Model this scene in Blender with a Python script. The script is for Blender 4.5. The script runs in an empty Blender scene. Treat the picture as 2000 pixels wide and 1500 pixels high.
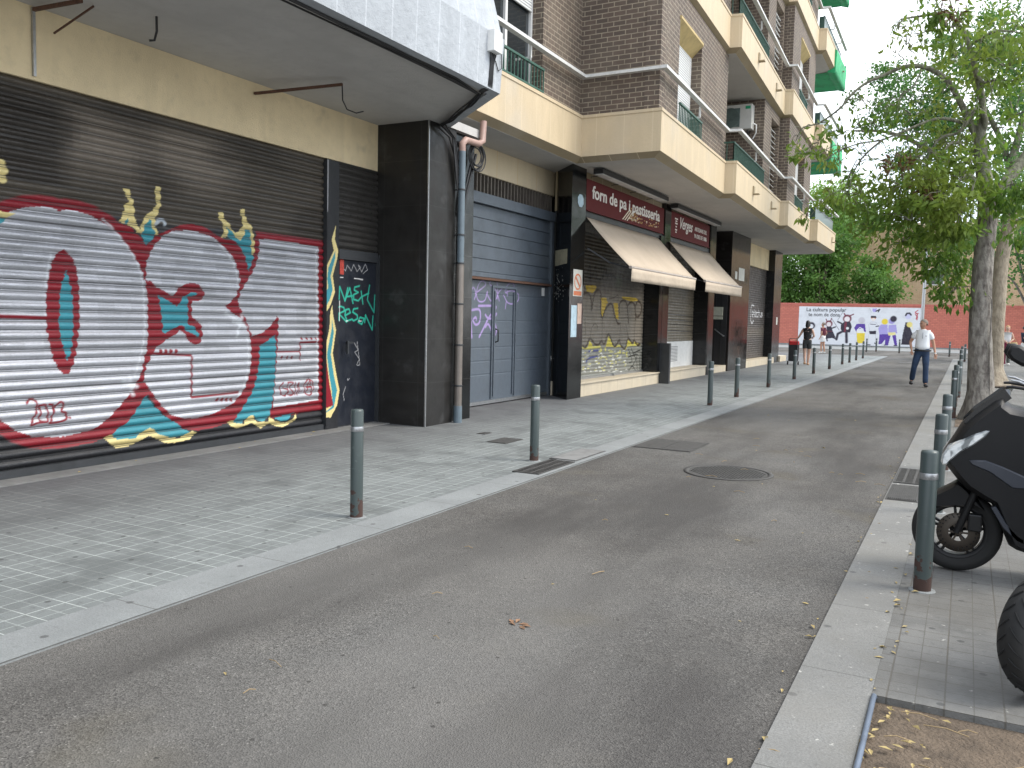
import bpy, bmesh, math, random
import numpy as np
from mathutils import Vector, Matrix, noise
rad = math.radians
S = bpy.context.scene
# ---------------------------------------------------------------- camera
YAW, PITCH, ROLL, FPX, EYE = 0.4857650, 0.0758295, -0.0222341, 1676.07, 1.55
def cam_axes():
    cy, sy, cp, sp = math.cos(YAW), math.sin(YAW), math.cos(PITCH), math.sin(PITCH)
    f = Vector((-sy*cp, cy*cp, -sp)); r = Vector((cy, sy, 0)); d = f.cross(r)
    c, s = math.cos(ROLL), math.sin(ROLL)
    return c*r + s*d, -s*r + c*d, f
AR, AD, AF = cam_axes()
cd = bpy.data.cameras.new('camera'); cam = bpy.data.objects.new('camera', cd)
S.collection.objects.link(cam); S.camera = cam
cd.sensor_width = 36; cd.lens = 36*FPX/2000; cd.clip_start = .05; cd.clip_end = 2000
m3 = Matrix((AR, -AD, -AF)).transposed()
cam.matrix_world = Matrix.Translation((0, 0, EYE)) @ m3.to_4x4()
# ---------------------------------------------------------------- light
SUN_EL, SUN_AZ = 52, 70          # azimuth measured clockwise from +Y (towards +X)
w = bpy.data.worlds.new('World'); S.world = w; w.use_nodes = True
nt = w.node_tree; nt.nodes.clear(); N = nt.nodes.new; L = nt.links.new
out = N('ShaderNodeOutputWorld'); bg = N('ShaderNodeBackground'); bg.inputs[1].default_value = .13
sky = N('ShaderNodeTexSky'); sky.sky_type = 'NISHITA'; sky.sun_disc = False
sky.sun_elevation = rad(SUN_EL); sky.sun_rotation = rad(SUN_AZ); sky.dust_density = 2.0
tc = N('ShaderNodeTexCoord'); mp = N('ShaderNodeMapping'); mp.inputs['Scale'].default_value = (1, 1, 2.6)
nz = N('ShaderNodeTexNoise'); nz.inputs['Scale'].default_value = 2.3; nz.inputs['Detail'].default_value = 7; nz.inputs['Roughness'].default_value = .55
cr = N('ShaderNodeValToRGB'); cr.color_ramp.elements[0].position = .38; cr.color_ramp.elements[1].position = .60
cr.color_ramp.elements[0].color = (.25, .25, .25, 1)
mx = N('ShaderNodeMix'); mx.data_type = 'RGBA'
L(tc.outputs['Generated'], mp.inputs[0]); L(mp.outputs[0], nz.inputs[0]); L(nz.outputs[0], cr.inputs[0])
L(cr.outputs[0], mx.inputs[0]); L(sky.outputs[0], mx.inputs[6]); mx.inputs[7].default_value = (8.6, 9.0, 9.5, 1)
L(mx.outputs[2], bg.inputs[0]); L(bg.outputs[0], out.inputs[0])
sd = bpy.data.lights.new('sun', 'SUN'); sd.energy = 1.5; sd.angle = rad(25); sd.color = (1, .95, .86)
sun = bpy.data.objects.new('sun', sd); S.collection.objects.link(sun)
el, az = rad(SUN_EL), rad(SUN_AZ)
dirv = Vector((math.sin(az)*math.cos(el), math.cos(az)*math.cos(el), math.sin(el)))
sun.rotation_euler = dirv.to_track_quat('Z', 'Y').to_euler(); sun.location = (20, 10, 30)
S.view_settings.view_transform = 'Standard'; S.view_settings.look = 'None'
S.view_settings.exposure = 1.06; S.view_settings.gamma = 1
# ---------------------------------------------------------------- survey helpers: where a sight line meets a real plane
def ray(px, py): return AR*((px-1000)/FPX) + AD*((py-750)/FPX) + AF
EY = Vector((0, 0, EYE))
def atz(px, py, z=0.): d = ray(px, py); return EY + d*((z-EYE)/d.z)
def atx(px, py, x): d = ray(px, py); return EY + d*(x/d.x)
def aty(px, py, y): d = ray(px, py); return EY + d*(y/d.y)
# ---------------------------------------------------------------- objects
def link(o): S.collection.objects.link(o); return o
def tag(o, label=None, cat=None, group=None, kind=None):
    if label: o['label'] = label
    if cat: o['category'] = cat
    if group: o['group'] = group
    if kind: o['kind'] = kind
    return o
def thing(name, label, cat, loc=(0, 0, 0), group=None):
    o = link(bpy.data.objects.new(name, None)); o.location = loc; o.empty_display_size = .2
    return tag(o, label, cat, group)
def rootloc(p):
    v = Vector((0, 0, 0))
    while p is not None: v += p.location; p = p.parent
    return v
class MB:
    """collects shapes in world metres; build() links them as one mesh object"""
    def __init__(s): s.v = []; s.f = []; s.m = []; s.sm = []; s.uv = []
    def add(s, vs, fs, mi=0, smooth=False, uvs=None):
        b = len(s.v); s.v += [tuple(p) for p in vs]
        for k, f in enumerate(fs):
            s.f.append([b+i for i in f]); s.m.append(mi); s.sm.append(smooth)
            if uvs is not None: s.uv.append([uvs[i] for i in f]); continue
            P = [Vector(vs[i]) for i in f]; n = Vector((0, 0, 0))
            for i in range(len(P)):
                a, c = P[i], P[(i+1) % len(P)]; n += a.cross(c)
            if n.length > 0: n.normalize()
            if abs(n.z) > .75: s.uv.append([(p.x, p.y) for p in P])
            else:
                t = Vector((-n.y, n.x, 0)); t.normalize()
                s.uv.append([(p.x*t.x+p.y*t.y, p.z) for p in P])
        return s
    def box(s, x0, x1, y0, y1, z0, z1, mi=0):
        v = [(x0, y0, z0), (x1, y0, z0), (x1, y1, z0), (x0, y1, z0), (x0, y0, z1), (x1, y0, z1), (x1, y1, z1), (x0, y1, z1)]
        return s.add(v, [(0, 3, 2, 1), (4, 5, 6, 7), (0, 1, 5, 4), (1, 2, 6, 5), (2, 3, 7, 6), (3, 0, 4, 7)], mi)
    def prism(s, poly, z0, z1, mi=0):
        n = len(poly); ar = sum(poly[i][0]*poly[(i+1) % n][1]-poly[(i+1) % n][0]*poly[i][1] for i in range(n))
        if ar < 0: poly = poly[::-1]
        v = [(x, y, z0) for x, y in poly] + [(x, y, z1) for x, y in poly]
        f = [tuple(range(n-1, -1, -1)), tuple(range(n, 2*n))] + [(i, (i+1) % n, n+(i+1) % n, n+i) for i in range(n)]
        return s.add(v, f, mi)
    def yprism(s, poly, y0, y1, mi=0, smooth=False):          # poly in (x,z), extruded along y
        n = len(poly); ar = sum(poly[i][0]*poly[(i+1) % n][1]-poly[(i+1) % n][0]*poly[i][1] for i in range(n))
        if ar < 0: poly = poly[::-1]
        v = [(x, y0, z) for x, z in poly] + [(x, y1, z) for x, z in poly]
        f = [tuple(range(n)), tuple(range(2*n-1, n-1, -1))] + [(i, n+i, n+(i+1) % n, (i+1) % n) for i in range(n)]
        return s.add(v, f, mi, smooth)
    def xprism(s, poly, x0, x1, mi=0):          # poly in (y,z), extruded along x
        n = len(poly); ar = sum(poly[i][0]*poly[(i+1) % n][1]-poly[(i+1) % n][0]*poly[i][1] for i in range(n))
        if ar < 0: poly = poly[::-1]
        v = [(x0, y, z) for y, z in poly] + [(x1, y, z) for y, z in poly]
        f = [tuple(range(n-1, -1, -1)), tuple(range(n, 2*n))] + [(i, (i+1) % n, n+(i+1) % n, n+i) for i in range(n)]
        return s.add(v, f, mi)
    def bar(s, a, b, w=.04, h=None, mi=0, up=(0, 0, 1)):
        h = h or w; a, b = Vector(a), Vector(b); d = (b-a).normalized(); u = Vector(up)
        if abs(d.dot(u)) > .99: u = Vector((0, 1, 0))
        r = d.cross(u).normalized()*w/2; u = r.cross(d).normalized()*h/2
        v = [a-r-u, a+r-u, a+r+u, a-r+u, b-r-u, b+r-u, b+r+u, b-r+u]
        return s.add(v, [(0, 1, 2, 3), (7, 6, 5, 4), (0, 4, 5, 1), (1, 5, 6, 2), (2, 6, 7, 3), (3, 7, 4, 0)], mi)
    def tube(s, pts, r, n=8, mi=0, caps=True, smooth=True):
        P = [Vector(p) for p in pts]; rs = r if isinstance(r, (list, tuple)) else [r]*len(P)
        vs = []; prev = None; vlen = 0; uv = []
        for i, p in enumerate(P):
            d = (P[min(i+1, len(P)-1)]-P[max(i-1, 0)]).normalized()
            if prev is None:
                a = Vector((0, 0, 1)) if abs(d.z) < .9 else Vector((1, 0, 0)); u = d.cross(a).normalized()
            else: u = (prev - d*prev.dot(d)).normalized()
            prev = u; q = d.cross(u)
            if i: vlen += (p-P[i-1]).length
            for k in range(n):
                t = 2*math.pi*k/n; vs.append(p+(u*math.cos(t)+q*math.sin(t))*rs[i]); uv.append((k/n*rs[i]*6, vlen))
        fs = [(i*n+k, i*n+(k+1) % n, (i+1)*n+(k+1) % n, (i+1)*n+k) for i in range(len(P)-1) for k in range(n)]
        s.add(vs, fs, mi, smooth, uv)
        if caps:
            s.add(vs[:n], [tuple(range(n-1, -1, -1))], mi); s.add(vs[-n:], [tuple(range(n))], mi)
        return s
    def lathe(s, prof, c, axis='z', n=24, mi=0, smooth=True):      # prof: (radius, offset)
        c = Vector(c); A = {'z': ((1, 0, 0), (0, 1, 0), (0, 0, 1)), 'y': ((1, 0, 0), (0, 0, -1), (0, 1, 0)), 'x': ((0, 1, 0), (0, 0, 1), (1, 0, 0))}[axis]
        e1, e2, e3 = map(Vector, A); vs = []; uv = []
        for r, o in prof:
            for k in range(n):
                t = 2*math.pi*k/n; vs.append(c+e1*(r*math.cos(t))+e2*(r*math.sin(t))+e3*o); uv.append((t*.3, o+r))
        fs = [(i*n+k, i*n+(k+1) % n, (i+1)*n+(k+1) % n, (i+1)*n+k) for i in range(len(prof)-1) for k in range(n)]
        return s.add(vs, fs, mi, smooth, uv)
    def loft(s, rings, mi=0, smooth=True, cap=True):
        n = len(rings[0]); vs = [p for r in rings for p in r]
        s.add(vs, [(i*n+k, i*n+(k+1) % n, (i+1)*n+(k+1) % n, (i+1)*n+k) for i in range(len(rings)-1) for k in range(n)], mi, smooth)
        if cap:
            s.add(rings[0], [tuple(range(n-1, -1, -1))], mi, smooth); s.add(rings[-1], [tuple(range(n))], mi, smooth)
        return s
    def build(s, name, mats, parent=None, label=None, cat=None, group=None, kind=None, bevel=0, fixn=False):
        me = bpy.data.meshes.new(name); off = rootloc(parent) if parent else Vector((0, 0, 0))
        me.from_pydata([(x-off.x, y-off.y, z-off.z) for x, y, z in s.v], [], s.f)
        ul = me.uv_layers.new(name='UVMap'); flat = [c for f in s.uv for p in f for c in p]
        ul.data.foreach_set('uv', flat)
        me.polygons.foreach_set('material_index', s.m); me.polygons.foreach_set('use_smooth', s.sm)
        for mt in (mats if isinstance(mats, (list, tuple)) else [mats]): me.materials.append(mt)
        if fixn:
            bm = bmesh.new(); bm.from_mesh(me); bmesh.ops.recalc_face_normals(bm, faces=bm.faces); bm.to_mesh(me); bm.free()
        me.update(); o = link(bpy.data.objects.new(name, me))
        if parent: o.parent = parent
        if bevel:
            b = o.modifiers.new('bevel', 'BEVEL'); b.width = bevel; b.segments = 2; b.limit_method = 'ANGLE'; b.angle_limit = rad(40)
        return tag(o, label, cat, group, kind)
def copy_tree(o, parent=None, loc=None):
    c = o.copy(); link(c); c.parent = parent
    if loc is not None: c.location = loc
    for ch in [x for x in o.children]: copy_tree(ch, c)
    return c
# ---------------------------------------------------------------- materials
def col3(c): return (c[0], c[1], c[2], 1)
class Mat:
    def __init__(s, name, col=(.5, .5, .5), rough=.6, metal=0., spec=.5):
        s.m = bpy.data.materials.new(name); s.m.use_nodes = True; s.t = s.m.node_tree
        s.b = s.t.nodes['Principled BSDF']; s.c = None; s.set(col, rough, metal, spec); s.h = None
    def set(s, col, rough, metal, spec):
        s.b.inputs['Base Color'].default_value = col3(col); s.b.inputs['Roughness'].default_value = rough
        s.b.inputs['Metallic'].default_value = metal; s.b.inputs['Specular IOR Level'].default_value = spec
        s.base = col3(col)
    def n(s, t, **k):
        x = s.t.nodes.new('ShaderNode'+t)
        for a, v in k.items():
            if a in x.inputs: x.inputs[a].default_value = v
            else: setattr(x, a, v)
        return x
    def l(s, a, b): s.t.links.new(a, b)
    def pos(s, scale=(1, 1, 1)):
        g = s.n('NewGeometry'); m = s.n('Mapping'); m.inputs['Scale'].default_value = scale; s.l(g.outputs['Position'], m.inputs[0]); return m.outputs[0]
    def uv(s, scale=(1, 1, 1)):
        g = s.n('UVMap'); m = s.n('Mapping'); m.inputs['Scale'].default_value = scale; s.l(g.outputs[0], m.inputs[0]); return m.outputs[0]
    def noise(s, scale=3, detail=4, rough=.55, vec=None, lo=.35, hi=.65):
        x = s.n('TexNoise'); x.inputs['Scale'].default_value = scale; x.inputs['Detail'].default_value = detail; x.inputs['Roughness'].default_value = rough
        s.l(vec or s.pos(), x.inputs[0]); r = s.n('MapRange'); r.inputs[1].default_value = lo; r.inputs[2].default_value = hi
        s.l(x.outputs[0], r.inputs[0]); return r.outputs[0]
    def cur(s):
        if s.c is None:
            r = s.n('RGB'); r.outputs[0].default_value = s.base; s.c = r.outputs[0]
        return s.c
    def mix(s, fac, col, mode='MIX', amt=1.):
        m = s.n('Mix'); m.data_type = 'RGBA'; m.blend_type = mode
        if amt != 1.:
            q = s.n('Math'); q.operation = 'MULTIPLY'; q.inputs[1].default_value = amt; s.l(fac, q.inputs[0]); fac = q.outputs[0]
        if isinstance(fac, float): m.inputs[0].default_value = fac
        else: s.l(fac, m.inputs[0])
        s.l(s.cur(), m.inputs[6])
        if isinstance(col, tuple): m.inputs[7].default_value = col3(col)
        else: s.l(col, m.inputs[7])
        s.c = m.outputs[2]; return s
    def var(s, col, scale=2., amt=.5, detail=5, lo=.4, hi=.65, vec=None): return s.mix(s.noise(scale, detail, vec=vec, lo=lo, hi=hi), col, amt=amt)
    def bump(s, src, dist=.004, st=.6):
        b = s.n('Bump'); b.inputs['Strength'].default_value = st; b.inputs['Distance'].default_value = dist
        s.l(src, b.inputs['Height'])
        if s.h: s.l(s.h, b.inputs['Normal'])
        s.h = b.outputs[0]; return s
    def rgh(s, src, lo, hi):
        r = s.n('MapRange'); r.inputs[3].default_value = lo; r.inputs[4].default_value = hi; s.l(src, r.inputs[0]); s.l(r.outputs[0], s.b.inputs['Roughness']); return s
    def done(s):
        if s.c is not None: s.l(s.c, s.b.inputs['Base Color'])
        if s.h is not None: s.l(s.h, s.b.inputs['Normal'])
        return s.m
def simple(name, col, rough=.6, metal=0., v=.25, vs=4, bump=0., spec=.5):
    m = Mat(name, col, rough, metal, spec); d = tuple(c*(1-v) for c in col); m.var(d, vs, 1.)
    m.var(tuple(min(1, c*(1+v*.6)) for c in col), vs*3.1, .5)
    if bump: m.bump(m.noise(60, 4), bump)
    return m.done()
K = {}
K['metal_dark'] = simple('dark painted metal', (.035, .038, .042), .45)
K['black'] = simple('matt black', (.015, .015, .016), .55)
K['void'] = simple('unlit interior', (.012, .012, .012), .9)
K['white'] = simple('white paint', (.72, .72, .70), .5, v=.12)
K['steel'] = simple('galvanised steel', (.42, .43, .44), .38, .85, v=.2, vs=20)
K['rust'] = simple('rusty iron', (.11, .055, .035), .85, v=.4, vs=30)
K['rubber'] = simple('cable rubber', (.012, .012, .013), .5)
def concrete(name, col, v=.18, joint=None):
    m = Mat(name, col, .85); m.var(tuple(c*(1-v) for c in col), 1.3, 1.); m.var(tuple(c*(1-v*1.4) for c in col), 9, .5, lo=.5, hi=.7)
    m.mix(m.noise(1.2, 3, vec=m.uv((3.2, .35, 1)), lo=.5, hi=.8), tuple(c*(1-v*1.7) for c in col), amt=.6)
    m.bump(m.noise(70, 5), .003); return m
m = Mat('asphalt', (.118, .115, .109), .93, spec=.3)
m.mix(m.noise(.45, 5, lo=.35, hi=.65), (.082, .076, .069), amt=.85); m.mix(m.noise(2.3, 6, lo=.45, hi=.75), (.155, .147, .135), amt=.5)
vo = m.n('TexVoronoi'); vo.inputs['Scale'].default_value = 135; m.l(m.pos(), vo.inputs[0])
r = m.n('MapRange'); r.inputs[1].default_value = .0; r.inputs[2].default_value = 1.; m.l(vo.outputs['Color'], r.inputs[0])
m.mix(r.outputs[0], (.5, .5, .5), 'OVERLAY', .0); m.mix(vo.outputs['Color'], m.cur()) if 0 else None
rr = m.n('MapRange'); rr.inputs[3].default_value = .42; rr.inputs[4].default_value = 1.5; m.l(vo.outputs['Color'], rr.inputs[0]); m.mix(1., rr.outputs[0], 'MULTIPLY')
r3 = m.n('MapRange'); r3.inputs[1].default_value = .88; r3.inputs[2].default_value = .96; m.l(vo.outputs['Color'], r3.inputs[0]); m.mix(r3.outputs[0], (.34, .33, .30), amt=.5)
r4 = m.n('MapRange'); r4.inputs[1].default_value = .22; r4.inputs[2].default_value = .1; m.l(vo.outputs['Color'], r4.inputs[0]); m.mix(r4.outputs[0], (.045, .043, .04), amt=.6)
m.mix(m.noise(.9, 3, lo=.6, hi=.75), (.11, .095, .06), amt=.5); m.mix(m.noise(1.1, 6, vec=m.pos((1, .22, 1)), lo=.46, hi=.62), (.055, .052, .049), amt=.75); m.mix(m.noise(.35, 3, vec=m.pos((1.3, .5, 1)), lo=.5, hi=.7), (.155, .15, .141), amt=.7)
v2 = m.n('TexVoronoi'); v2.voronoi_dimensions = '2D'; v2.inputs['Scale'].default_value = 2.1; m.l(m.pos(), v2.inputs[0])
r2 = m.n('MapRange'); r2.inputs[1].default_value = .026; r2.inputs[2].default_value = .014; m.l(v2.outputs['Distance'], r2.inputs[0]); m.mix(r2.outputs[0], (.04, .038, .035), amt=.8)
m.bump(vo.outputs['Distance'], .006, .8); K['asphalt'] = m.done()
def granite(name, col):
    m = Mat(name, col, .75); m.var(tuple(c*.78 for c in col), 2.2, .9); m.mix(m.noise(140, 2, lo=.35, hi=.7), tuple(c*.6 for c in col), amt=.8); m.mix(m.noise(1.3, 6, lo=.48, hi=.7), tuple(c*.62 for c in col), amt=.7); m.mix(m.noise(17, 4, lo=.6, hi=.72), tuple(c*.45 for c in col), amt=.45)
    br = m.n('TexBrick'); br.inputs['Scale'].default_value = 1; br.inputs['Mortar Size'].default_value = .0035; br.inputs['Brick Width'].default_value = 1.0; br.inputs['Row Height'].default_value = 10; br.offset = 0
    mp_ = m.n('Mapping'); mp_.inputs['Rotation'].default_value = (0, 0, rad(90)); m.l(m.uv(), mp_.inputs[0]); m.l(mp_.outputs[0], br.inputs[0])
    m.mix(br.outputs['Fac'], (.06, .06, .055), amt=.75)
    v = m.n('TexVoronoi'); v.voronoi_dimensions = '2D'; v.inputs['Scale'].default_value = 1.7; m.l(m.pos(), v.inputs[0]); r = m.n('MapRange'); r.inputs[1].default_value = .04; r.inputs[2].default_value = .025; m.l(v.outputs['Distance'], r.inputs[0])
    m.mix(r.outputs[0], (.07, .07, .07), amt=.8); m.bump(m.noise(120, 3), .002); return m
K['kerb'] = granite('granite kerb', (.27, .285, .285)).done()
m = granite('soiled granite kerb', (.215, .215, .205)); m.mix(m.noise(16, 6, lo=.66, hi=.70), (.75, .74, .68), amt=.4); m.mix(m.noise(1.1, 5, lo=.5, hi=.75), (.2, .19, .165), amt=.6); K['kerb_r'] = m.done()
def pavers(name, col, dark, line):
    m = Mat(name, col, .8)
    def grid(c, mort, off=0):
        b = m.n('TexBrick'); b.offset = off; b.inputs['Scale'].default_value = 1; b.inputs['Brick Width'].default_value = c; b.inputs['Row Height'].default_value = c
        b.inputs['Mortar Size'].default_value = mort; b.inputs['Mortar Smooth'].default_value = .3; b.inputs['Color1'].default_value = (0, 0, 0, 1); b.inputs['Color2'].default_value = (1, 1, 1, 1)
        m.l(m.uv(), b.inputs[0]); return b
    b1 = grid(.218, .0045); b2 = grid(.109, .0028)
    m.mix(b1.outputs['Color'], dark, amt=.8); m.mix(b2.outputs['Color'], tuple(c*1.12 for c in col), amt=.35)
    m.mix(m.noise(.7, 5, lo=.38, hi=.68), tuple(c*.72 for c in col), amt=.8); m.mix(m.noise(3.5, 6, lo=.5, hi=.75), tuple(min(1, c*1.15) for c in col), amt=.3)
    m.mix(b2.outputs['Fac'], line, amt=.75); m.mix(b1.outputs['Fac'], tuple(c*1.15 for c in line), amt=.8)
    m.mix(m.noise(22, 3, lo=.55, hi=.7), (.06, .06, .058), amt=.35); m.mix(m.noise(1.9, 7, lo=.50, hi=.66), tuple(c*.5 for c in col), amt=.75); m.mix(m.noise(4.4, 5, lo=.66, hi=.72), (.26, .27, .26), amt=.25)
    v = m.n('TexVoronoi'); v.voronoi_dimensions = '2D'; v.inputs['Scale'].default_value = 2.6; m.l(m.pos(), v.inputs[0]); r = m.n('MapRange'); r.inputs[1].default_value = .05; r.inputs[2].default_value = .035; m.l(v.outputs['Distance'], r.inputs[0])
    m.mix(r.outputs[0], (.05, .05, .05), amt=.75)
    iv = m.n('Math'); iv.operation = 'SUBTRACT'; iv.inputs[0].default_value = 1; m.l(b1.outputs['Fac'], iv.inputs[1]); m.bump(iv.outputs[0], .003, .5); m.bump(m.noise(90, 4), .002)
    return m
m = pavers('pavement tiles', (.190, .207, .204), (.138, .150, .150), (.36, .385, .37))
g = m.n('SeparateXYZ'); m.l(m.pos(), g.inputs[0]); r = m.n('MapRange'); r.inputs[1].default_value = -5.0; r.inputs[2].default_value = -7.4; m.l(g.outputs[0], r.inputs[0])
w2 = m.n('Math'); w2.operation = 'MULTIPLY'; m.l(r.outputs[0], w2.inputs[0]); m.l(m.noise(.8, 4, lo=.05, hi=.5), w2.inputs[1]); m.mix(w2.outputs[0], (.075, .072, .078), amt=.85); K['paver'] = m.done()  # tiles darken towards the shutters: shade and dirt both put into the colour
m = pavers('street side tiles', (.17, .17, .163), (.13, .127, .118), (.085, .078, .066)); m.mix(m.noise(16, 6, lo=.68, hi=.71), (.6, .59, .54), amt=.4); m.mix(m.noise(.9, 6, lo=.45, hi=.65), (.085, .08, .07), amt=.6); K['paver_r'] = m.done()
def bricks(name, c1, c2, mort, w=.235, h=.088, ms=.009, rough=.75):
    m = Mat(name, c1, rough); b = m.n('TexBrick'); b.inputs['Scale'].default_value = 1; b.inputs['Brick Width'].default_value = w; b.inputs['Row Height'].default_value = h
    b.inputs['Mortar Size'].default_value = ms; b.inputs['Mortar Smooth'].default_value = .15; b.inputs['Color1'].default_value = col3(c1); b.inputs['Color2'].default_value = col3(c2); b.inputs['Mortar'].default_value = col3(mort)
    m.l(m.uv(), b.inputs[0]); m.c = b.outputs['Color']; m.mix(m.noise(5, 5, lo=.4, hi=.7), tuple(c*.65 for c in c1), amt=.45); m.mix(m.noise(.8, 4, lo=.5, hi=.8), mort, amt=.3)
    iv = m.n('Math'); iv.operation = 'SUBTRACT'; iv.inputs[0].default_value = 1; m.l(b.outputs['Fac'], iv.inputs[1]); m.bump(iv.outputs[0], .008, .8); m.bump(m.noise(80, 4), .002); return m
K['brick'] = bricks('brown brick', (.122, .088, .068), (.088, .067, .053), (.32, .27, .20)).done()
K['brick_red'] = bricks('painted red brick', (.56, .18, .125), (.48, .145, .105), (.36, .11, .085), .30, .125, .014).done()
K['brick_tan'] = bricks('tan brick', (.50, .34, .19), (.42, .28, .15), (.55, .45, .32), .3, .08, .012).done()
def stone(name, col, w_=.55, line=(.62, .52, .36)):
    m = Mat(name, col, .6); m.mix(m.noise(2.2, 5, vec=m.uv((1.6, .5, 1)), lo=.3, hi=.7), tuple(c*.80 for c in col), amt=.9); m.mix(m.noise(.55, 4, lo=.5, hi=.7), (.46, .42, .36), amt=.6); m.mix(m.noise(26, 4, lo=.45, hi=.75), tuple(c*.75 for c in col), amt=.45)
    b = m.n('TexBrick'); b.offset = 0; b.inputs['Scale'].default_value = 1; b.inputs['Brick Width'].default_value = w_; b.inputs['Row Height'].default_value = 30; b.inputs['Mortar Size'].default_value = .008; b.inputs['Color1'].default_value = (0, 0, 0, 1); b.inputs['Color2'].default_value = (1, 1, 1, 1)
    m.l(m.uv(), b.inputs[0]); m.mix(b.outputs['Color'], tuple(c*.86 for c in col), amt=.6); m.mix(b.outputs['Fac'], line, amt=.8)
    m.mix(m.noise(2, 5, vec=m.uv((4, .2, 1)), lo=.58, hi=.8), tuple(c*.6 for c in col), amt=.45); m.bump(m.noise(60, 4), .002); return m
K['stone'] = stone('buff stone slabs', (.62, .50, .33)).done()
K['stone_rough'] = stone('rough buff stone', (.34, .27, .165)).done()
K['marble'] = stone('cream marble', (.62, .52, .36), .8, (.5, .33, .14)).done()
K['step'] = stone('cream step stone', (.60, .52, .39), .95, (.35, .3, .2)).done()
def tiles_black(name, col, rough, w_=.62, h_=.62):
    m = Mat(name, col, rough, spec=.42); m.mix(m.noise(1.5, 6, vec=m.uv((1, 3, 1)), lo=.45, hi=.75), tuple(c*1.7+.003 for c in col), amt=.5)
    b = m.n('TexBrick'); b.offset = 0; b.inputs['Scale'].default_value = 1; b.inputs['Brick Width'].default_value = w_; b.inputs['Row Height'].default_value = h_; b.inputs['Mortar Size'].default_value = .003
    m.l(m.uv(), b.inputs[0]); m.mix(b.outputs['Fac'], (.05, .05, .048), amt=.7); m.mix(m.noise(3, 7, lo=.6, hi=.7), (.10, .10, .10), amt=.25); m.rgh(m.noise(4, 5), rough*.7, rough*1.5); m.bump(m.noise(3, 2), .002, .3); return m
K['tile_near'] = tiles_black('dark grey slate cladding', (.017, .016, .015), .42).done()
K['tile_black'] = tiles_black('polished black granite', (.006, .0065, .007), .13).done()
K['tile_brown'] = tiles_black('polished brown granite', (.016, .0135, .0125), .12, 3, .9).done()
m = concrete('cream render', (.78, .65, .42), .14); m.mix(m.noise(3, 6, lo=.62, hi=.8), (.3, .26, .19), amt=.4); K['cream'] = m.done()
m = concrete('grey soffit render', (.52, .51, .49), .12); K['soffit'] = m.done()
m = concrete('white fascia concrete', (.43, .46, .49), .2)
b = m.n('TexBrick'); b.offset = 0; b.inputs['Scale'].default_value = 1; b.inputs['Brick Width'].default_value = .41; b.inputs['Row Height'].default_value = 40; b.inputs['Mortar Size'].default_value = .014; b.inputs['Mortar Smooth'].default_value = 1; m.l(m.uv(), b.inputs[0]); m.mix(b.outputs['Fac'], (.60, .63, .66), amt=.5); m.mix(m.noise(3, 6, vec=m.uv((2.5, .4, 1)), lo=.45, hi=.7), (.36, .385, .41), amt=.6); m.bump(m.noise(12, 4), .01, .4); K['fascia'] = m.done()
K['soffit_b'] = concrete('pale balcony soffit', (.50, .48, .45), .1).done()
K['square'] = simple('pale bounce ground', (.36, .355, .34), .85, v=.2, vs=1)  # invented square beyond the pavements, made pale to bounce light under the overhangs
K['soil'] = simple('bare soil', (.135, .102, .072), .95, v=.45, vs=5, bump=.02)
K['green_rail'] = simple('green painted railing', (.045, .115, .085), .5, v=.3, vs=15)
K['rail_white'] = simple('white painted rail', (.62, .62, .60), .5, v=.15, vs=8)
K['grey_door'] = simple('blue grey steel door', (.098, .118, .142), .42, .1, v=.2, vs=2.5, bump=.001)
# ================================================================ SETTING
g = MB(); g.box(-150, 150, -60, 300, -.10, -.06); g.build('ground', K['square'], kind='structure')  # outer ground, its pale colour added for bounce light
g = MB(); g.box(-3.65, -.585, -12, 49.5, -.055, -.012); g.build('road', K['asphalt'], kind='structure')
g = MB(); g.box(-70, 70, 49.5, 61.5, -.055, -.012); g.build('cross_road', K['asphalt'], kind='structure')
g = MB(); g.box(-11.5, -3.955, -12, 49.1, -.055, 0); g.box(-70, -11.5, 40, 49.1, -.055, 0); g.build('left_pavement', K['paver'], kind='structure')
g = MB(); g.box(-3.955, -3.65, -12, 49.5, -.055, .004); g.box(-70, -3.955, 49.1, 49.5, -.055, .004); g.build('left_kerb', K['kerb'], kind='structure')
g = MB(); g.box(-.585, -.275, -12, 49.5, -.055, .004); g.box(-.275, 70, 49.1, 49.5, -.055, .004); g.build('right_kerb', K['kerb_r'], kind='structure')
g = MB(); g.box(-.275, 9, 3.84, 49.1, -.055, 0); g.box(1.6, 9, -12, 3.84, -.055, 0); g.box(9, 70, 40, 49.1, -.055, 0); g.build('right_pavement', K['paver_r'], kind='structure')
g = MB(); g.box(-70, 70, 61.5, 70, -.055, .0); g.build('far_pavement', K['kerb'], kind='structure')
# earth of the tree pit next to the camera: an uneven sheet
def earth(name, x0, x1, y0, y1, z, amp, n=40, seed=0):
    m = MB(); vs = []
    for j in range(n+1):
        for i in range(n+1):
            x, y = x0+(x1-x0)*i/n, y0+(y1-y0)*j/n
            e = min(i, n-i, j, n-j)/n*8; h = noise.noise(Vector((x*3+seed, y*3, 0)))*amp+noise.noise(Vector((x*11, y*11+seed, 3)))*amp*.4
            vs.append((x, y, z+h*min(1, e)))
    fs = [(j*(n+1)+i, j*(n+1)+i+1, (j+1)*(n+1)+i+1, (j+1)*(n+1)+i) for j in range(n) for i in range(n)]
    m.add(vs, fs, 0, True); return m.build(name, K['soil'], kind='structure')
earth('soil_bed', -.274, 1.6, 1.2, 3.84, -.03, .02)
earth('soil_pit', -.1, .75, 15.2, 17.3, .006, .012, 20, 4); earth('soil_pit', .3, 1.5, 26.2, 28.0, .03, .03, 20, 9)

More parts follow.
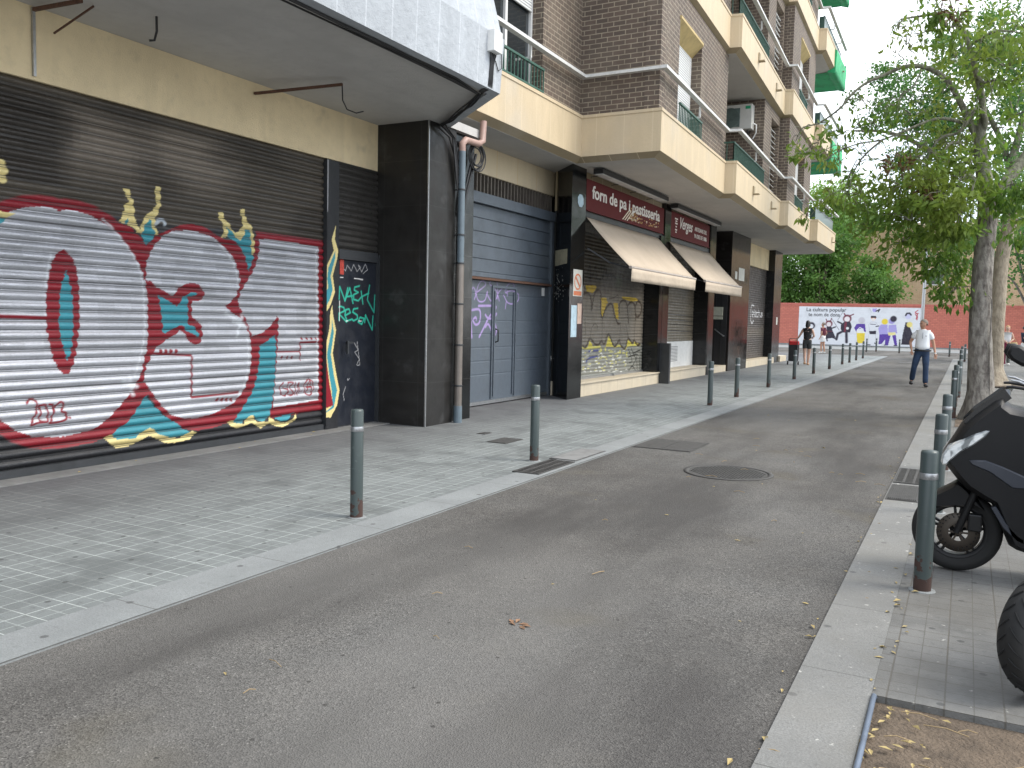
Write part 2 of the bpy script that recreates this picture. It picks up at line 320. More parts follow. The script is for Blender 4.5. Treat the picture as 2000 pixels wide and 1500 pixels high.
# ================================================================ BUILDING A (white fascia over the graffiti shutter)
A = thing('shop_building', 'cream and white building with a deep grey soffit over the graffiti covered roller shutter', 'building', (-7.6, 4, 0))
SA = 4.25
m = MB(); m.box(-7.75, -7.56, -6, 10.07, 3.6, SA-.002); m.box(-12, -7.76, -6, 11.35, 0, 9.0); m.build('wall', K['cream'], A)
m = MB(); m.prism([(-8, -6), (-5.10, -6), (-5.10, 9.13), (-6.66, 10.47), (-6.66, 11.39), (-8, 11.39)], SA, SA+.12); m.build('soffit', K['soffit'], A)
def fascia():
    m = MB(); T = .14
    for (za, xa, ya), (zb, xb, yb) in (((SA-.03, -5.08, 9.15), (4.86, -5.06, 9.20)), ((4.862, -5.08, 9.18), (6.4, -5.41, 9.0)), ((6.402, -5.41, 9.0), (9, -5.46, 9.0))):
        v = []
        for z, x, y in ((za, xa, ya), (zb, xb, yb)):
            v += [(x, -6, z), (x, y, z), (x-1.52, y+1.32, z), (x-1.62, y+1.20, z), (x-T, y-.06, z), (x-T, -6, z)]
        m.add(v, [(0, 1, 7, 6), (1, 2, 8, 7), (2, 3, 9, 8), (3, 4, 10, 9), (4, 5, 11, 10), (0, 6, 11, 5), (0, 5, 4, 3, 2, 1), (6, 7, 8, 9, 10, 11)])
    return m.build('fascia', K['fascia'], A, fixn=True)
fascia()
m = MB(); m.box(-7.62, -6.69, 10.07, 10.78, 0, SA); m.build('pillar', K['tile_near'], A)
m = MB(); m.box(-6.70, -6.68, 10.055, 10.075, 0, SA); m.build('corner_strip', K['steel'], A)
m = MB(); m.box(-7.62, -6.75, 10.78, 11.4, 0, SA-.001); m.build('pillar', K['tile_black'], A)
m = MB(); m.box(-7.7, -7.50, 8.95, 9.18, 0, 3.6); m.build('door_post', K['metal_dark'], A) if 0 else None
m = MB(); m.box(-7.74, -7.3, -6, 10.07, -.03, .012); m.build('threshold', concrete('worn concrete threshold', (.2, .2, .195), .3).done(), A)

# ================================================================ BUILDING B (brick flats over the bakery)
B = thing('apartment_building', 'brown brick apartment building with stepped buff stone balcony bands above black granite shopfronts', 'building', (-7.2, 22, 0))
FL = 3.37; ZB = 4.62
OUT = [(-6.6, 10.9), (-6.61, 15.1), (-5.05, 15.07), (-5.28, 20.55), (-5.02, 20.6), (-5.34, 27.65), (-5.10, 27.7), (-5.26, 32.85), (-5.0, 32.9), (-5.07, 38.05), (-9.5, 38.05)]
def offset(pl, d):
    r = []; n = len(pl)
    for i, p in enumerate(pl):
        p = Vector(p); ns = []
        if i: e = (p-Vector(pl[i-1])).normalized(); ns.append(Vector((e.y, -e.x)))
        if i < n-1: e = (Vector(pl[i+1])-p).normalized(); ns.append(Vector((e.y, -e.x)))
        if len(ns) == 2:
            b = (ns[0]+ns[1]); b = b/(b.length_squared)*2; q = p+b*d
        else: q = p+ns[0]*d
        r.append((q.x, q.y))
    return r
def strip(prof, pl=OUT, mats=None):
    m = MB(); rings = [[(x, y, z) for x, y in offset(pl, d)] for d, z in prof]; k = len(prof)
    for a in range(k):
        b = (a+1) % k; mi = mats[a] if mats else 0
        for i in range(len(pl)-1):
            m.add([rings[a][i], rings[a][i+1], rings[b][i+1], rings[b][i]], [(0, 1, 2, 3)], mi)
    for e in (0, len(pl)-1): m.add([rings[a][e] for a in range(k)], [tuple(range(k)) if e else tuple(range(k-1, -1, -1))])
    return m
for k in range(5):
    z = ZB+k*FL
    m = strip([(-.16, z-.09), (0, z), (0, z+.70), (.015, z+.705), (.015, z+.76), (-.14, z+.76)], mats=[1, 0, 0, 0, 0, 1])
    bo = m.build('balcony_band', [K['stone'], K['stone_rough']], B, fixn=True)
    m = MB(); io = offset(OUT, -.16); m.prism(io + [(-9.5, 10.9)], z-.092, z+.1); m.build('floor_slab', K['soffit_b'], B)
    for yy in (22.9, 25.9, 37.0):
        xx = -5.02-(yy-20.6)*.0454 if yy < 28 else -5.06
        m = MB(); m.box(xx-.02, xx+.16, yy-.07, yy+.07, z+.28, z+.31); m.box(xx-.02, xx+.03, yy-.08, yy+.08, z+.312, z+.5); m.build('rain_spout', K['stone_rough'], B)
# --- brick walls
def wall_seg(m, a, b, z0, z1, holes=(), th=.28):
    a, b = Vector(a), Vector(b); Lh = (b-a).length; e = (b-a)/Lh; nrm = Vector((-e.y, e.x))
    def blk(t0, t1, za, zb):
        p = [a+e*t0, a+e*t1, a+e*t1+nrm*th, a+e*t0+nrm*th]; m.prism([tuple(q) for q in p], za, zb)
    t = 0
    for (h0, h1, ha, hb) in holes:
        blk(t, h0, z0, z1)
        if ha > z0: blk(h0, h1, z0, ha)
        if hb < z1: blk(h0, h1, hb, z1)
        t = h1
    blk(t, Lh, z0, z1)
M_blind = Mat('white roller blind slats', (.60, .61, .60), .5)
wv = M_blind.n('TexWave'); wv.bands_direction = 'Z'; wv.inputs['Scale'].default_value = 6.5; M_blind.l(M_blind.pos(), wv.inputs[0]); M_blind.mix(wv.outputs[0], (.30, .31, .32), 'MIX', .45)
M_blind.bump(wv.outputs[0], .01, 1.); K['blind'] = M_blind.done()
gl = Mat('window glass', (.02, .025, .028), .06, 0, .9); K['glass'] = gl.done()
K['tan_lintel'] = simple('tan lintel slab', (.50, .38, .17), .7, v=.2)
def window(a, b, z0, z1, kind, sill=True):
    """a,b on the wall face (plan), inner plane .24 behind it"""
    a, b = Vector(a), Vector(b); e = (b-a).normalized(); nn = Vector((-e.y, e.x)); Lh = (b-a).length
    P = lambda t, d, z: tuple((a+e*t+nn*d).to_3d()+Vector((0, 0, z)))
    wr = MB()
    for t0, t1, za, zb in ((0, .06, z0, z1), (Lh-.06, Lh, z0, z1), (.06, Lh-.06, z0, z0+.05), (.06, Lh-.06, z1-.05, z1), (Lh*.5-.035, Lh*.5+.035, z0+.05, z1-.05)):
        wr.bar(P((t0+t1)/2, .24, za), P((t0+t1)/2, .24, zb), .05, t1-t0, up=tuple(e.to_3d()))
    fr = wr.build('window', K['white'], B)
    g_ = MB(); g_.add([P(.06, .262, z0+.05), P(Lh-.06, .262, z0+.05), P(Lh-.06, .262, z1-.05), P(.06, .262, z1-.05)], [(0, 1, 2, 3)])
    g_.build('pane', K['glass'] if kind != 'open' else K['glass'], fr)
    if kind in ('blind', 'open'):
        zl = z0+.06 if kind == 'blind' else z1-.55
        bl = MB(); q = [P(.06, .20, 0), P(Lh-.06, .20, 0), P(Lh-.06, .225, 0), P(.06, .225, 0)]; bl.prism([p[:2] for p in q], zl, z1-.002); bl.build('roller_blind', K['blind'], fr)
    if kind == 'louvre':
        lv = MB(); n = int((z1-z0)/.16)
        for i in range(n):
            z = z0+.06+(z1-z0-.1)*i/n
            lv.add([P(.05, .08, z), P(Lh-.05, .08, z), P(Lh-.05, .2, z+.11), P(.05, .2, z+.11), P(.05, .085, z-.012), P(Lh-.05, .085, z-.012), P(Lh-.05, .205, z+.098), P(.05, .205, z+.098)], [(0, 1, 2, 3), (4, 7, 6, 5), (0, 4, 5, 1), (2, 6, 7, 3), (0, 3, 7, 4), (1, 5, 6, 2)])
        lv.build('louvre', K['white'], fr)
    if sill:
        # sloped tan slab above the opening
        lt = MB(); zt = z1+.26
        v = [P(-.02, -.03, zt), P(Lh+.02, -.03, zt), P(Lh+.02, .23, z1+.005), P(-.02, .23, z1+.005), P(-.02, -.03, zt+.05), P(Lh+.02, -.03, zt+.05), P(Lh+.02, .23, zt+.05), P(-.02, .23, zt+.05)]
        lt.add(v, [(0, 1, 2, 3), (4, 7, 6, 5), (0, 4, 5, 1), (1, 5, 6, 2), (2, 6, 7, 3), (3, 7, 4, 0)]); lt.build('lintel', K['tan_lintel'], B, fixn=True)
def railing(pts, z0, z1, parent=B, n=None, name='railing', mt=None):
    m = MB()
    for a, b in zip(pts[:-1], pts[1:]):
        a3, b3 = Vector((*a, 0)), Vector((*b, 0)); Ln = (b3-a3).length; q = max(2, int(Ln/.115))
        m.bar(a3+Vector((0, 0, z1)), b3+Vector((0, 0, z1)), .045, .035); m.bar(a3+Vector((0, 0, z0)), b3+Vector((0, 0, z0)), .035, .03)
        for i in range(q+1):
            p = a3.lerp(b3, i/q); m.bar(p+Vector((0, 0, z0)), p+Vector((0, 0, z1)), .018, .016)
    return m.build(name, mt or K['green_rail'], parent)
IN = offset(OUT, -.08)
def along(a, b, y): t = (y-a[1])/(b[1]-a[1]); return (a[0]+(b[0]-a[0])*t, y)
brk = MB()
for k in range(4):
    z = ZB+k*FL+.76; zt = ZB+(k+1)*FL-.093; zo = z+.004 if k else z
    m = MB()
    P0a, P0b, P1a, P1b, P2b, P3a, P3b = IN[0], IN[1], IN[2], IN[3], IN[5], IN[6], IN[7]
    wall_seg(m, P0a, P0b, z, zt, [(.75, 2.62, z+.03, z+1.95+.3)])
    wall_seg(m, (P0b[0]-.02, P0b[1]+.0), (P1a[0], P1a[1]), z, zt)
    L1 = Vector(P1a); d1 = lambda y: (y-P1a[1])*1.001
    wall_seg(m, (P1a[0], P1a[1]+.002), P1b, z, zt, [(d1(16.4), d1(18.2), z+.02, 2.0+z)])
    # terrace recess
    wall_seg(m, (P1b[0]-.002, P1b[1]+.0), (-7.3, P1b[1]), z, zt, th=-.2)
    m.box(-7.55, -7.3, 20.2, 25.5, z-.6, zt)
    wall_seg(m, (-7.3, 25.15), (-5.44, 25.15), z-.5, zt, th=.25)
    a2 = along((-5.40, 25.15), (-5.46, 27.72), 25.152); b2 = (-5.46, 27.72)
    wall_seg(m, a2, b2, z, zt, [(1.08, 2.38, z+.01, zt-.28)])
    wall_seg(m, (-5.44, 27.74), (P3a[0], 27.74), z, zt)
    e3 = (P3b[0]-.01, 33.0)
    wall_seg(m, (P3a[0], 27.745), e3, z, zt, [(1.6, 3.6, z+.02, z+2.0)])
    wall_seg(m, e3, (-9.4, 33.0), z, zt, th=.25)
    m.build('brick_wall', K['brick'], B)
    u0 = lambda t: (P0a[0], P0a[1]+t)
    window(u0(.75), u0(2.62), z+.03, z+1.95, 'open')
    window(along(P1a, P1b, 16.4), along(P1a, P1b, 18.2), z+.02, z+1.72, 'blind')
    window(along(a2, b2, 26.23), along(a2, b2, 27.53), z+.012, zt-.3, 'louvre', sill=False)
    window(along((P3a[0], 27.745), e3, 29.345), along((P3a[0], 27.745), e3, 31.345), z+.02, z+1.72, 'blind')
    railing([(P0a[0]+.03, 11.6), (P0a[0]+.03, 13.5)], z+.05, z+.42)
    railing([(along(P1a, P1b, 16.35)[0]+.05, 16.38), (along(P1a, P1b, 18.25)[0]+.05, 18.2)], z+.02, z+.38)
    railing([(-5.45, 20.72), (-5.14, 20.72), (-5.30, 24.9)], z+.04, z+.46)
    railing([(-5.21, 29.3), (-5.31, 31.4)], z+.02, z+.38)
    gp = MB(); gp.bar((-5.3, 33.0, z+.24), (-5.13, 33.0, z+.24), .02, .42); gp.bar((-5.13, 33.0, z+.24), (-5.19, 37.95, z+.24), .02, .42); gp.bar((-5.19, 37.95, z+.24), (-9.4, 37.95, z+.24), .02, .42)
    gp.bar((-5.13, 33.0, z+.47), (-5.19, 37.95, z+.47), .04, .03); gp.build('balcony_panel', simple('dark green balcony panel', (.04, .09, .075), .3) if not k else bpy.data.materials['dark green balcony panel'], B)
    # white rail following the zigzag on brackets
    ro = offset(OUT, .10); ro[-1] = (-7.5, ro[-1][1]); zr = ZB+k*FL+1.42
    m = strip([(0, zr), (0, zr+.055), (-.10, zr+.055), (-.10, zr)], ro[:10]); m.build('awning_rail', K['rail_white'], B, fixn=True)
    for yy, xx in ((12.9, -6.6), (18.0, -5.2), (23.3, -5.18), (31.0, -5.2), (34.6, -5.0), (36.4, -5.0)):
        m = MB(); m.bar((xx, yy, zr+.02), (xx, yy, zr-.2), .035); m.bar((xx, yy, zr-.2), (xx-.3, yy, zr-.2), .035); m.build('rail_bracket', K['rail_white'], B)
m = MB(); m.prism(offset(OUT, .02)+[(-9.6, 10.9)], ZB+4*FL+.78, ZB+4*FL+.95); m.build('roof', K['stone'], B)
m = MB(); m.box(-9.3, -7.7, 10.95, 33, ZB+.2, ZB+4*FL); m.build('core_wall', K['cream'], B)
# --- ground floor
GZ = ZB-.093
m = MB(); m.box(-12, -7.85, 11.36, 37.6, 0, GZ); m.build('inner_wall', K['void'], B)
m = MB(); m.box(-7.9, -7.58, 11.40, 16.1, 4.05, GZ); m.build('marble_panel', K['marble'], B)
m = MB(); m.box(-7.85, -7.8, 11.40, 16.2, 3.7, 4.05, 1)
for i in range(37): m.box(-7.66, -7.61, 11.45+i*.125, 11.48+i*.125, 3.70, 4.05)
m.build('vent_grille', [simple('bronze grille bars', (.16, .14, .12), .45, .3), K['void']], B)
gd = MB(); gd.box(-7.66, -7.48, 11.40, 16.05, 3.52, 3.7); gd.box(-7.66, -7.52, 15.84, 16.05, 0, 3.52); gd.box(-7.66, -7.52, 11.40, 11.5, 0, 3.52); gd.build('garage_frame', K['grey_door'], B)
ud = MB(); nsl = 5
for i in range(nsl): ud.box(-7.64, -7.57, 11.5, 15.84, 2.36+i*.232, 2.36+(i+1)*.232-.010)
ud.box(-7.66, -7.60, 11.5, 15.84, 2.36, 3.52); ud.box(-7.64, -7.545, 11.5, 15.84, 2.27, 2.352); uo = ud.build('garage_panel', K['grey_door'], B, bevel=.003)
m = MB(); m.box(-7.62, -7.50, 11.5, 15.84, 2.22, 2.262); m.build('canopy_strip', K['rust'], B)
for y, x, x2 in ((15.2, -6.82, -7.85),):
    m = MB(); m.prism([(-6.82, 15.21), (-6.82, 15.885), (-7.27, 15.885), (-7.27, 16.25), (-7.84, 16.25), (-7.66, 16.11)], 0, GZ); m.build('pillar', K['tile_black'], B)
# bakery front
m = MB(); m.box(-7.5, -6.86, 15.9, 21.0, 0, .262); m.build('step', K['step'], B); m = MB(); m.box(-7.5, -6.83, 15.9, 21.0, .262, .29); m.build('step_top', K['step'], B)
m = MB(); m.box(-7.5, -6.86, 21.55, 25.36, 0, .262); m.build('step', K['step'], B); m = MB(); m.box(-7.5, -6.83, 21.55, 25.36, .262, .29); m.build('step_top', K['step'], B)
m = MB(); m.box(-7.5, -6.855, 20.75, 21.02, .291, 3.7); m.build('dark_pier', K['tile_black'], B)
m = MB(); m.box(-7.5, -6.85, 21.022, 21.5, 0, GZ); m.build('polished_pier', K['tile_brown'], B)
m = MB(); m.box(-6.95, -6.6, 20.95, 21.02, 0.0, 1.02); m.box(-6.85, -6.6, 21.021, 21.07, 0, 1.02); m.build('low_post', K['metal_dark'], B)
m = MB(); m.box(-7.5, -6.86, 25.35, 25.42, .291, GZ); m.box(-7.5, -6.853, 25.42, 26.0, 0, GZ-.001); m.build('pilaster', K['tile_black'], B)
m = MB(); m.box(-7.5, -6.9, 15.9, 25.35, 3.63, 3.74); m.build('awning_box', K['metal_dark'], B)
m = MB(); m.box(-7.5, -6.95, 15.89, 25.35, 3.745, GZ); m.build('sign_wall', K['stone_rough'], B)
# portal
m = MB(); m.box(-8, -6.9, 26.0, 27.95, 0, .2); m.build('step', K['step'], B)
m = MB(); m.box(-8, -7.7, 26.0, 28, .2, GZ); m.build('portal_wall', K['tile_black'], B)
m = MB(); m.box(-7.66, -6.93, 27.94, 27.98, .21, 3.2)
for x in (-7.5, -7.3, -7.1): m.box(x-.02, x+.02, 27.92, 27.94, .25, 3.1)
dr = m.build('entrance_door', K['black'], B)
m = MB(); m.bar((-7.28, 27.87, 1.35), (-7.0, 27.87, 1.15), .03); m.bar((-7.28, 27.93, 1.35), (-7.28, 27.86, 1.35), .04); m.bar((-7.0, 27.93, 1.15), (-7.0, 27.86, 1.15), .04); m.build('handle', K['steel'], dr)
m = MB(); m.box(-7.6, -6.85, 27.99, 30.62, 0, GZ); m.build('pillar', K['tile_brown'], B)
# last shop
m = MB(); m.box(-7.5, -6.86, 30.63, 35.6, 0, .235); m.build('step', K['step'], B)
m = MB(); m.box(-7.6, -7.22, 30.63, 35.6, 3.72, GZ); m.build('render_panel', K['cream'], B)
m = MB(); m.box(-8.4, -6.97, 35.6, 37.1, 0, GZ); m.build('pillar', K['tile_black'], B)
m = MB(); m.box(-8.4, -6.9, 37.12, 38.5, 0, .235); m.build('step', K['step'], B)
m = MB(); m.box(-9.4, -7.2, 37.2, 37.5, 4.2, GZ); m.build('downstand_beam', K['soffit_b'], B)
# ================================================================ PAINTED SURFACES (spray paint as colour on a fine real mesh)
class Sheet:
    def __init__(s, O, e, n, u0, u1, z0, z1, ru, rz, base):
        s.O, s.e, s.n = Vector(O), Vector(e), Vector(n)
        s.U = np.arange(u0, u1+ru*.5, ru); s.Z = np.arange(z0, z1+rz*.5, rz); s.u, s.z = np.meshgrid(s.U, s.Z)
        s.C = np.ones(s.u.shape+(4,)); s.C[..., :3] = base; s.C[..., 3] = 0; s.rng = np.random.RandomState(3)
    def uz(s, px, py):
        d = ray(px, py); n3 = s.n.to_3d(); o = s.O.to_3d()
        t = (o-EY).dot(n3)/d.dot(n3); p = EY+d*t
        return ((p.to_2d()-s.O).dot(s.e), p.z)
    def pts(s, P, f=None):
        if f: ox, oy, k = f; P = [(ox+x/k, oy+y/k) for x, y in P]
        return np.array([s.uz(*p) for p in P])
    def put(s, a, col, al=None):
        a = a[..., None]; s.C[..., :3] = s.C[..., :3]*(1-a)+np.array(col)*a
        if al is not None: s.C[..., 3:] = s.C[..., 3:]*(1-a)+al*a
    def poly(s, P, col, f=None, al=0., raw=False):
        P = np.array(P) if raw else s.pts(P, f); m = np.zeros(s.u.shape, bool); n = len(P)
        for i in range(n):
            x1, y1 = P[i]; x2, y2 = P[(i+1) % n]
            if y1 == y2: continue
            c = ((y1 > s.z) != (y2 > s.z)) & (s.u < (x2-x1)*(s.z-y1)/(y2-y1)+x1); m ^= c
        s.put(m.astype(float), col, al); return s
    def stroke(s, P, w, col, f=None, al=0., soft=.35, closed=False, raw=False):
        P = np.array(P) if raw else s.pts(P, f); d = np.full(s.u.shape, 9.)
        if closed: P = np.vstack([P, P[:1]])
        if len(P) == 1: P = np.vstack([P, P+1e-4])
        for a, b in zip(P[:-1], P[1:]):
            lo = np.minimum(a, b)-w*2; hi = np.maximum(a, b)+w*2
            iu = np.where((s.U > lo[0]) & (s.U < hi[0]))[0]; iz = np.where((s.Z > lo[1]) & (s.Z < hi[1]))[0]
            if not len(iu) or not len(iz): continue
            sl = (slice(iz[0], iz[-1]+1), slice(iu[0], iu[-1]+1)); uu, zz = s.u[sl], s.z[sl]; ab = b-a
            t = np.clip(((uu-a[0])*ab[0]+(zz-a[1])*ab[1])/max(1e-9, ab@ab), 0, 1)
            d[sl] = np.minimum(d[sl], np.hypot(uu-a[0]-t*ab[0], zz-a[1]-t*ab[1]))
        s.put(np.clip((w*.5*(1+soft)-d)/(w*soft+1e-6), 0, 1), col, al); return s
    def disc(s, c, r, col, f=None, al=0.):        # centre in px, radius in metres
        c = s.pts([c], f)[0]; s.put(np.clip((r-np.hypot(s.u-c[0], s.z-c[1]))/(.3*r)+.5, 0, 1), col, al)
    def smooth(s, P, f=None):
        P = s.pts(P, f); o = []; n = len(P)
        for i in range(n-1):
            p0, p1, p2, p3 = P[max(i-1, 0)], P[i], P[i+1], P[min(i+2, n-1)]
            for t in np.linspace(0, 1, 5)[:-1]:
                o.append(.5*((2*p1)+(-p0+p2)*t+(2*p0-5*p1+4*p2-p3)*t*t+(-p0+3*p1-3*p2+p3)*t**3))
        o.append(P[-1]); return np.array(o)
    def sstroke(s, P, w, col, f=None, al=0., soft=.35): return s.stroke(s.smooth(P, f), w, col, al=al, soft=soft, raw=True)
    def grain(s, amt=.06, sc=.5):
        r = s.rng.rand(*s.u.shape)-.5; s.C[..., :3] *= (1+r*amt)[..., None]
    def build(s, name, mat, parent, depth, label=None):
        nz_, nu = s.u.shape; dp = depth(s.u, s.z)
        co = np.empty((nz_*nu, 3)); co[:, 0] = (s.O.x+s.e.x*s.u+s.n.x*dp).ravel(); co[:, 1] = (s.O.y+s.e.y*s.u+s.n.y*dp).ravel(); co[:, 2] = s.z.ravel()
        off = rootloc(parent) if parent else Vector((0, 0, 0)); co -= np.array(off)
        i = (np.arange(nz_-1)[:, None]*nu+np.arange(nu-1)[None]).ravel(); q = np.stack([i, i+1, i+nu+1, i+nu], 1)
        if s.e.x*s.n.y-s.e.y*s.n.x > 0: q = q[:, ::-1]
        me = bpy.data.meshes.new(name); me.vertices.add(len(co)); me.vertices.foreach_set('co', co.ravel())
        me.loops.add(q.size); me.loops.foreach_set('vertex_index', q.ravel().astype(np.int32))
        me.polygons.add(len(q)); me.polygons.foreach_set('loop_start', np.arange(0, q.size, 4, dtype=np.int32)); me.polygons.foreach_set('use_smooth', np.ones(len(q), bool))
        me.update(calc_edges=True); at = me.color_attributes.new('paint', 'FLOAT_COLOR', 'POINT'); at.data.foreach_set('color', s.C.reshape(-1).astype(np.float32))
        me.validate(); me.materials.append(mat); o = link(bpy.data.objects.new(name, me)); o.parent = parent
        if label: o['label'] = label
        return o
def paint_mat(name, rough=.42, metal=.1, fine=0.002):
    m = Mat(name, (.5, .5, .5), rough, metal); a = m.n('Attribute'); a.attribute_name = 'paint'; m.c = a.outputs['Color']
    m.mix(m.noise(2.5, 6, lo=.5, hi=.8), (.05, .045, .04), amt=.18); m.mix(m.noise(40, 4, lo=.6, hi=.75), (.1, .1, .1), amt=.2)
    r = m.n('MapRange'); r.inputs[3].default_value = metal; r.inputs[4].default_value = .55; m.l(a.outputs['Alpha'], r.inputs[0]); m.l(r.outputs[0], m.b.inputs['Metallic'])
    m.bump(m.noise(60, 3), fine); m.rgh(m.noise(7, 4), rough*.75, rough*1.3); return m.done()
PM = paint_mat('sprayed shutter paint'); PD = paint_mat('sprayed door paint', .4, .0, .0008)
def slats(p, d, zoff=0.):
    def fn(u, z):
        t = ((z-zoff)/p) % 1.; b = np.where(t < .74, np.sin(np.pi*np.clip(t/.74, 0, 1))**.8*d, np.where((t > .83) & (t < .9), d*.35, -d*.25))
        return b
    return fn
def seams(s, p, z0=0., col=(.012, .011, .01), a=.85):  # paints the slat grooves dark: dirt and the shade of the gaps
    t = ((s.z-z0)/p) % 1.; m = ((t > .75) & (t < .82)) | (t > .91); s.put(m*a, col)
XA = -7.60
RED, TEAL, CREAM, SIL, BLK = (.235, .006, .016), (.04, .27, .33), (.72, .60, .26), (.53, .54, .575), (.012, .013, .016)
F1, F2, F3, F4 = (0, 300, 4.689), (330, 340, 4.689), (0, 600, 4.689), (330, 600, 4.689)
G = Sheet((XA, 0), (0, 1), (1, 0), 2.2, 8.93, .05, 3.62, .0135, .0085, (.070, .058, .044))
nzv = np.array([[noise.noise(Vector((a*1.1, b*1.9, 0))) for a in G.U[::6]] for b in G.Z[::6]])
big = np.kron(nzv, np.ones((6, 6)))[:G.u.shape[0], :G.u.shape[1]]
if big.shape != G.u.shape: big = np.pad(big, ((0, G.u.shape[0]-big.shape[0]), (0, G.u.shape[1]-big.shape[1])), mode='edge')
up = np.clip((G.z-2.75)/.35, 0, 1)*np.clip((3.5-G.z)/.1, 0, 1)*np.clip((7.6-G.u)/.5, 0, 1)*np.clip((G.u-4.9)/.3, 0, 1)  # mask of a sheen painted lighter into the upper shutter colour
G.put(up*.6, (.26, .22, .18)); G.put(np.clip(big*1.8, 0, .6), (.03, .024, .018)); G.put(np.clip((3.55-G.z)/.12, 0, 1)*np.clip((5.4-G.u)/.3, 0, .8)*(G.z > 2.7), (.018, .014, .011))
G.put(np.clip((1.05+.0*G.u-G.z)*4, 0, .9)*(G.z < .75), BLK)
G.poly([(-700, 330), (0, 400), (120, 405), (330, 440), (480, 450), (632, 468), (632, 850), (0, 935), (-700, 1100)], (.035, .036, .040))
G.put(((G.z > .05) & (G.z < .55)).astype(float)*.9, BLK)
# --- red ground of the lettering
W0 = G.pts([(107, 412), (128, 410), (149, 413), (177, 421.5), (203, 436.5), (222, 451), (235, 464), (252, 488), (267, 509), (277, 532.5), (284, 556), (288, 577), (290, 620), (290.5, 643), (288, 675), (281.5, 696), (275, 728), (267, 745), (256, 764), (241, 783), (224, 803), (203, 824), (175, 841), (128, 852), (105, 854)])
uc = G.uz(118, 620)[0]; W0 = np.vstack([W0, np.stack([2*uc-W0[::-1, 0], W0[::-1, 1]], 1)]); G.stroke(W0, .21, RED, closed=True, raw=True, soft=.1)
G.poly([(0, 435), (15, 424), (43, 410), (75, 402), (117, 399), (160, 403), (186, 413), (205, 426), (226, 433), (252, 443), (264, 454), (275, 466), (285, 480),
        (294, 470), (305, 459), (333, 447), (351, 439), (373, 437.5), (394, 442), (415, 454), (437, 468), (454, 469), (467, 479), (477, 500), (484, 528), (492, 508), (496, 490), (496, 472), (500, 451), (565, 459), (631, 470),
        (631, 800), (594, 806), (528, 818), (500, 790), (479, 788), (462, 813), (454, 824), (415, 835), (383, 841), (356, 837), (330, 820), (305, 796), (288, 771), (283, 773), (267, 798), (250, 822), (230, 837), (213, 852), (181, 864), (128, 874), (79, 877), (64, 869), (32, 859), (0, 845)], RED)
# --- silver fills
G.poly(W0, SIL, al=1, raw=True)
G.poly([(290, 500), (298.6, 481), (316, 462), (333, 451), (347, 451), (364, 449), (385.4, 453), (411, 461.6), (426, 472), (443, 489), (456, 506), (464, 528), (467.5, 545), (466.5, 560), (460, 577), (451.5, 587), (439, 598),
        (449, 609), (466.5, 619.5), (475, 632), (483.5, 647), (487.8, 660), (489.5, 685), (489, 706.6), (485.7, 732), (477, 758), (468.6, 770.6), (456, 785.5), (436.6, 798), (411, 809), (383, 816.5), (357.7, 817.5), (333, 810), (316, 794), (298.6, 771), (286, 753.5), (279.4, 741), (283.6, 719), (290, 700), (299, 685), (306, 672), (292, 640), (292, 600), (288, 560), (284, 540), (283, 520)], SIL, al=1)
G.poly([(506, 465.8), (565, 473), (621, 481), (621, 781), (532, 796), (533, 781), (536, 749), (538, 717), (540, 685), (542, 653), (543, 623.5), (540, 618), (530.5, 632), (515.5, 648), (489, 657.6), (479, 632), (475, 621.5), (466.5, 602), (463, 590), (469, 570), (479, 553), (492, 532), (500.6, 510.6), (505, 489)], SIL, al=1)
G.stroke([(471, 555), (467, 568), (461, 583)], .035, RED)
G.poly([(440, 599), (460, 583), (468.6, 602), (477, 622), (462, 611), (450, 605)], RED); G.stroke([(475, 619), (481, 634), (489, 657)], .03, RED)
# --- inner shape of the 3
G.poly([(283, 552), (290, 547), (305, 560), (326, 573), (339, 579), (338.5, 575), (347, 564), (358, 555), (373, 552), (385, 555), (396, 566), (398, 575), (394, 585), (385, 588), (374, 588), (374, 621), (383, 625), (391, 634), (394, 647), (394, 655), (391, 668), (381, 674), (368, 668), (360, 653), (352, 644), (343, 651), (333, 658), (320, 666), (307, 676), (299, 686), (292, 702), (284, 715), (288, 640), (288, 590)], RED)
G.poly([(307, 575), (328, 588), (345.5, 598.6), (351, 589), (357, 580), (366, 574), (373, 570), (384, 573), (380, 577), (366, 580), (365, 600), (366, 634), (379, 638.6), (386.5, 651), (386.5, 659), (373, 651), (362, 646), (357.7, 637), (349, 635), (333, 645), (318, 652), (314.6, 621), (312, 600)], TEAL)
# --- hole of the 0
EL = [(121.5, 487), (107, 498), (100, 513), (95, 534), (91, 556), (89, 577), (88, 620), (90, 645), (96, 675), (102, 700), (111, 717), (121, 730), (132, 730), (141, 715), (147, 692), (150, 670), (153.5, 638), (154, 620), (153.5, 577), (151, 545), (148, 524), (142, 507), (132, 494)]
G.poly(EL, RED)
G.poly([(128.6, 526), (122.6, 545), (117, 562), (115, 588), (114, 632), (117, 660), (124, 685), (130.5, 706), (136.5, 690), (140, 668), (142, 632), (141, 598), (138.6, 566), (133, 545)], TEAL)
G.stroke([(-300, 570), (0, 618), (90, 621)], .035, RED)
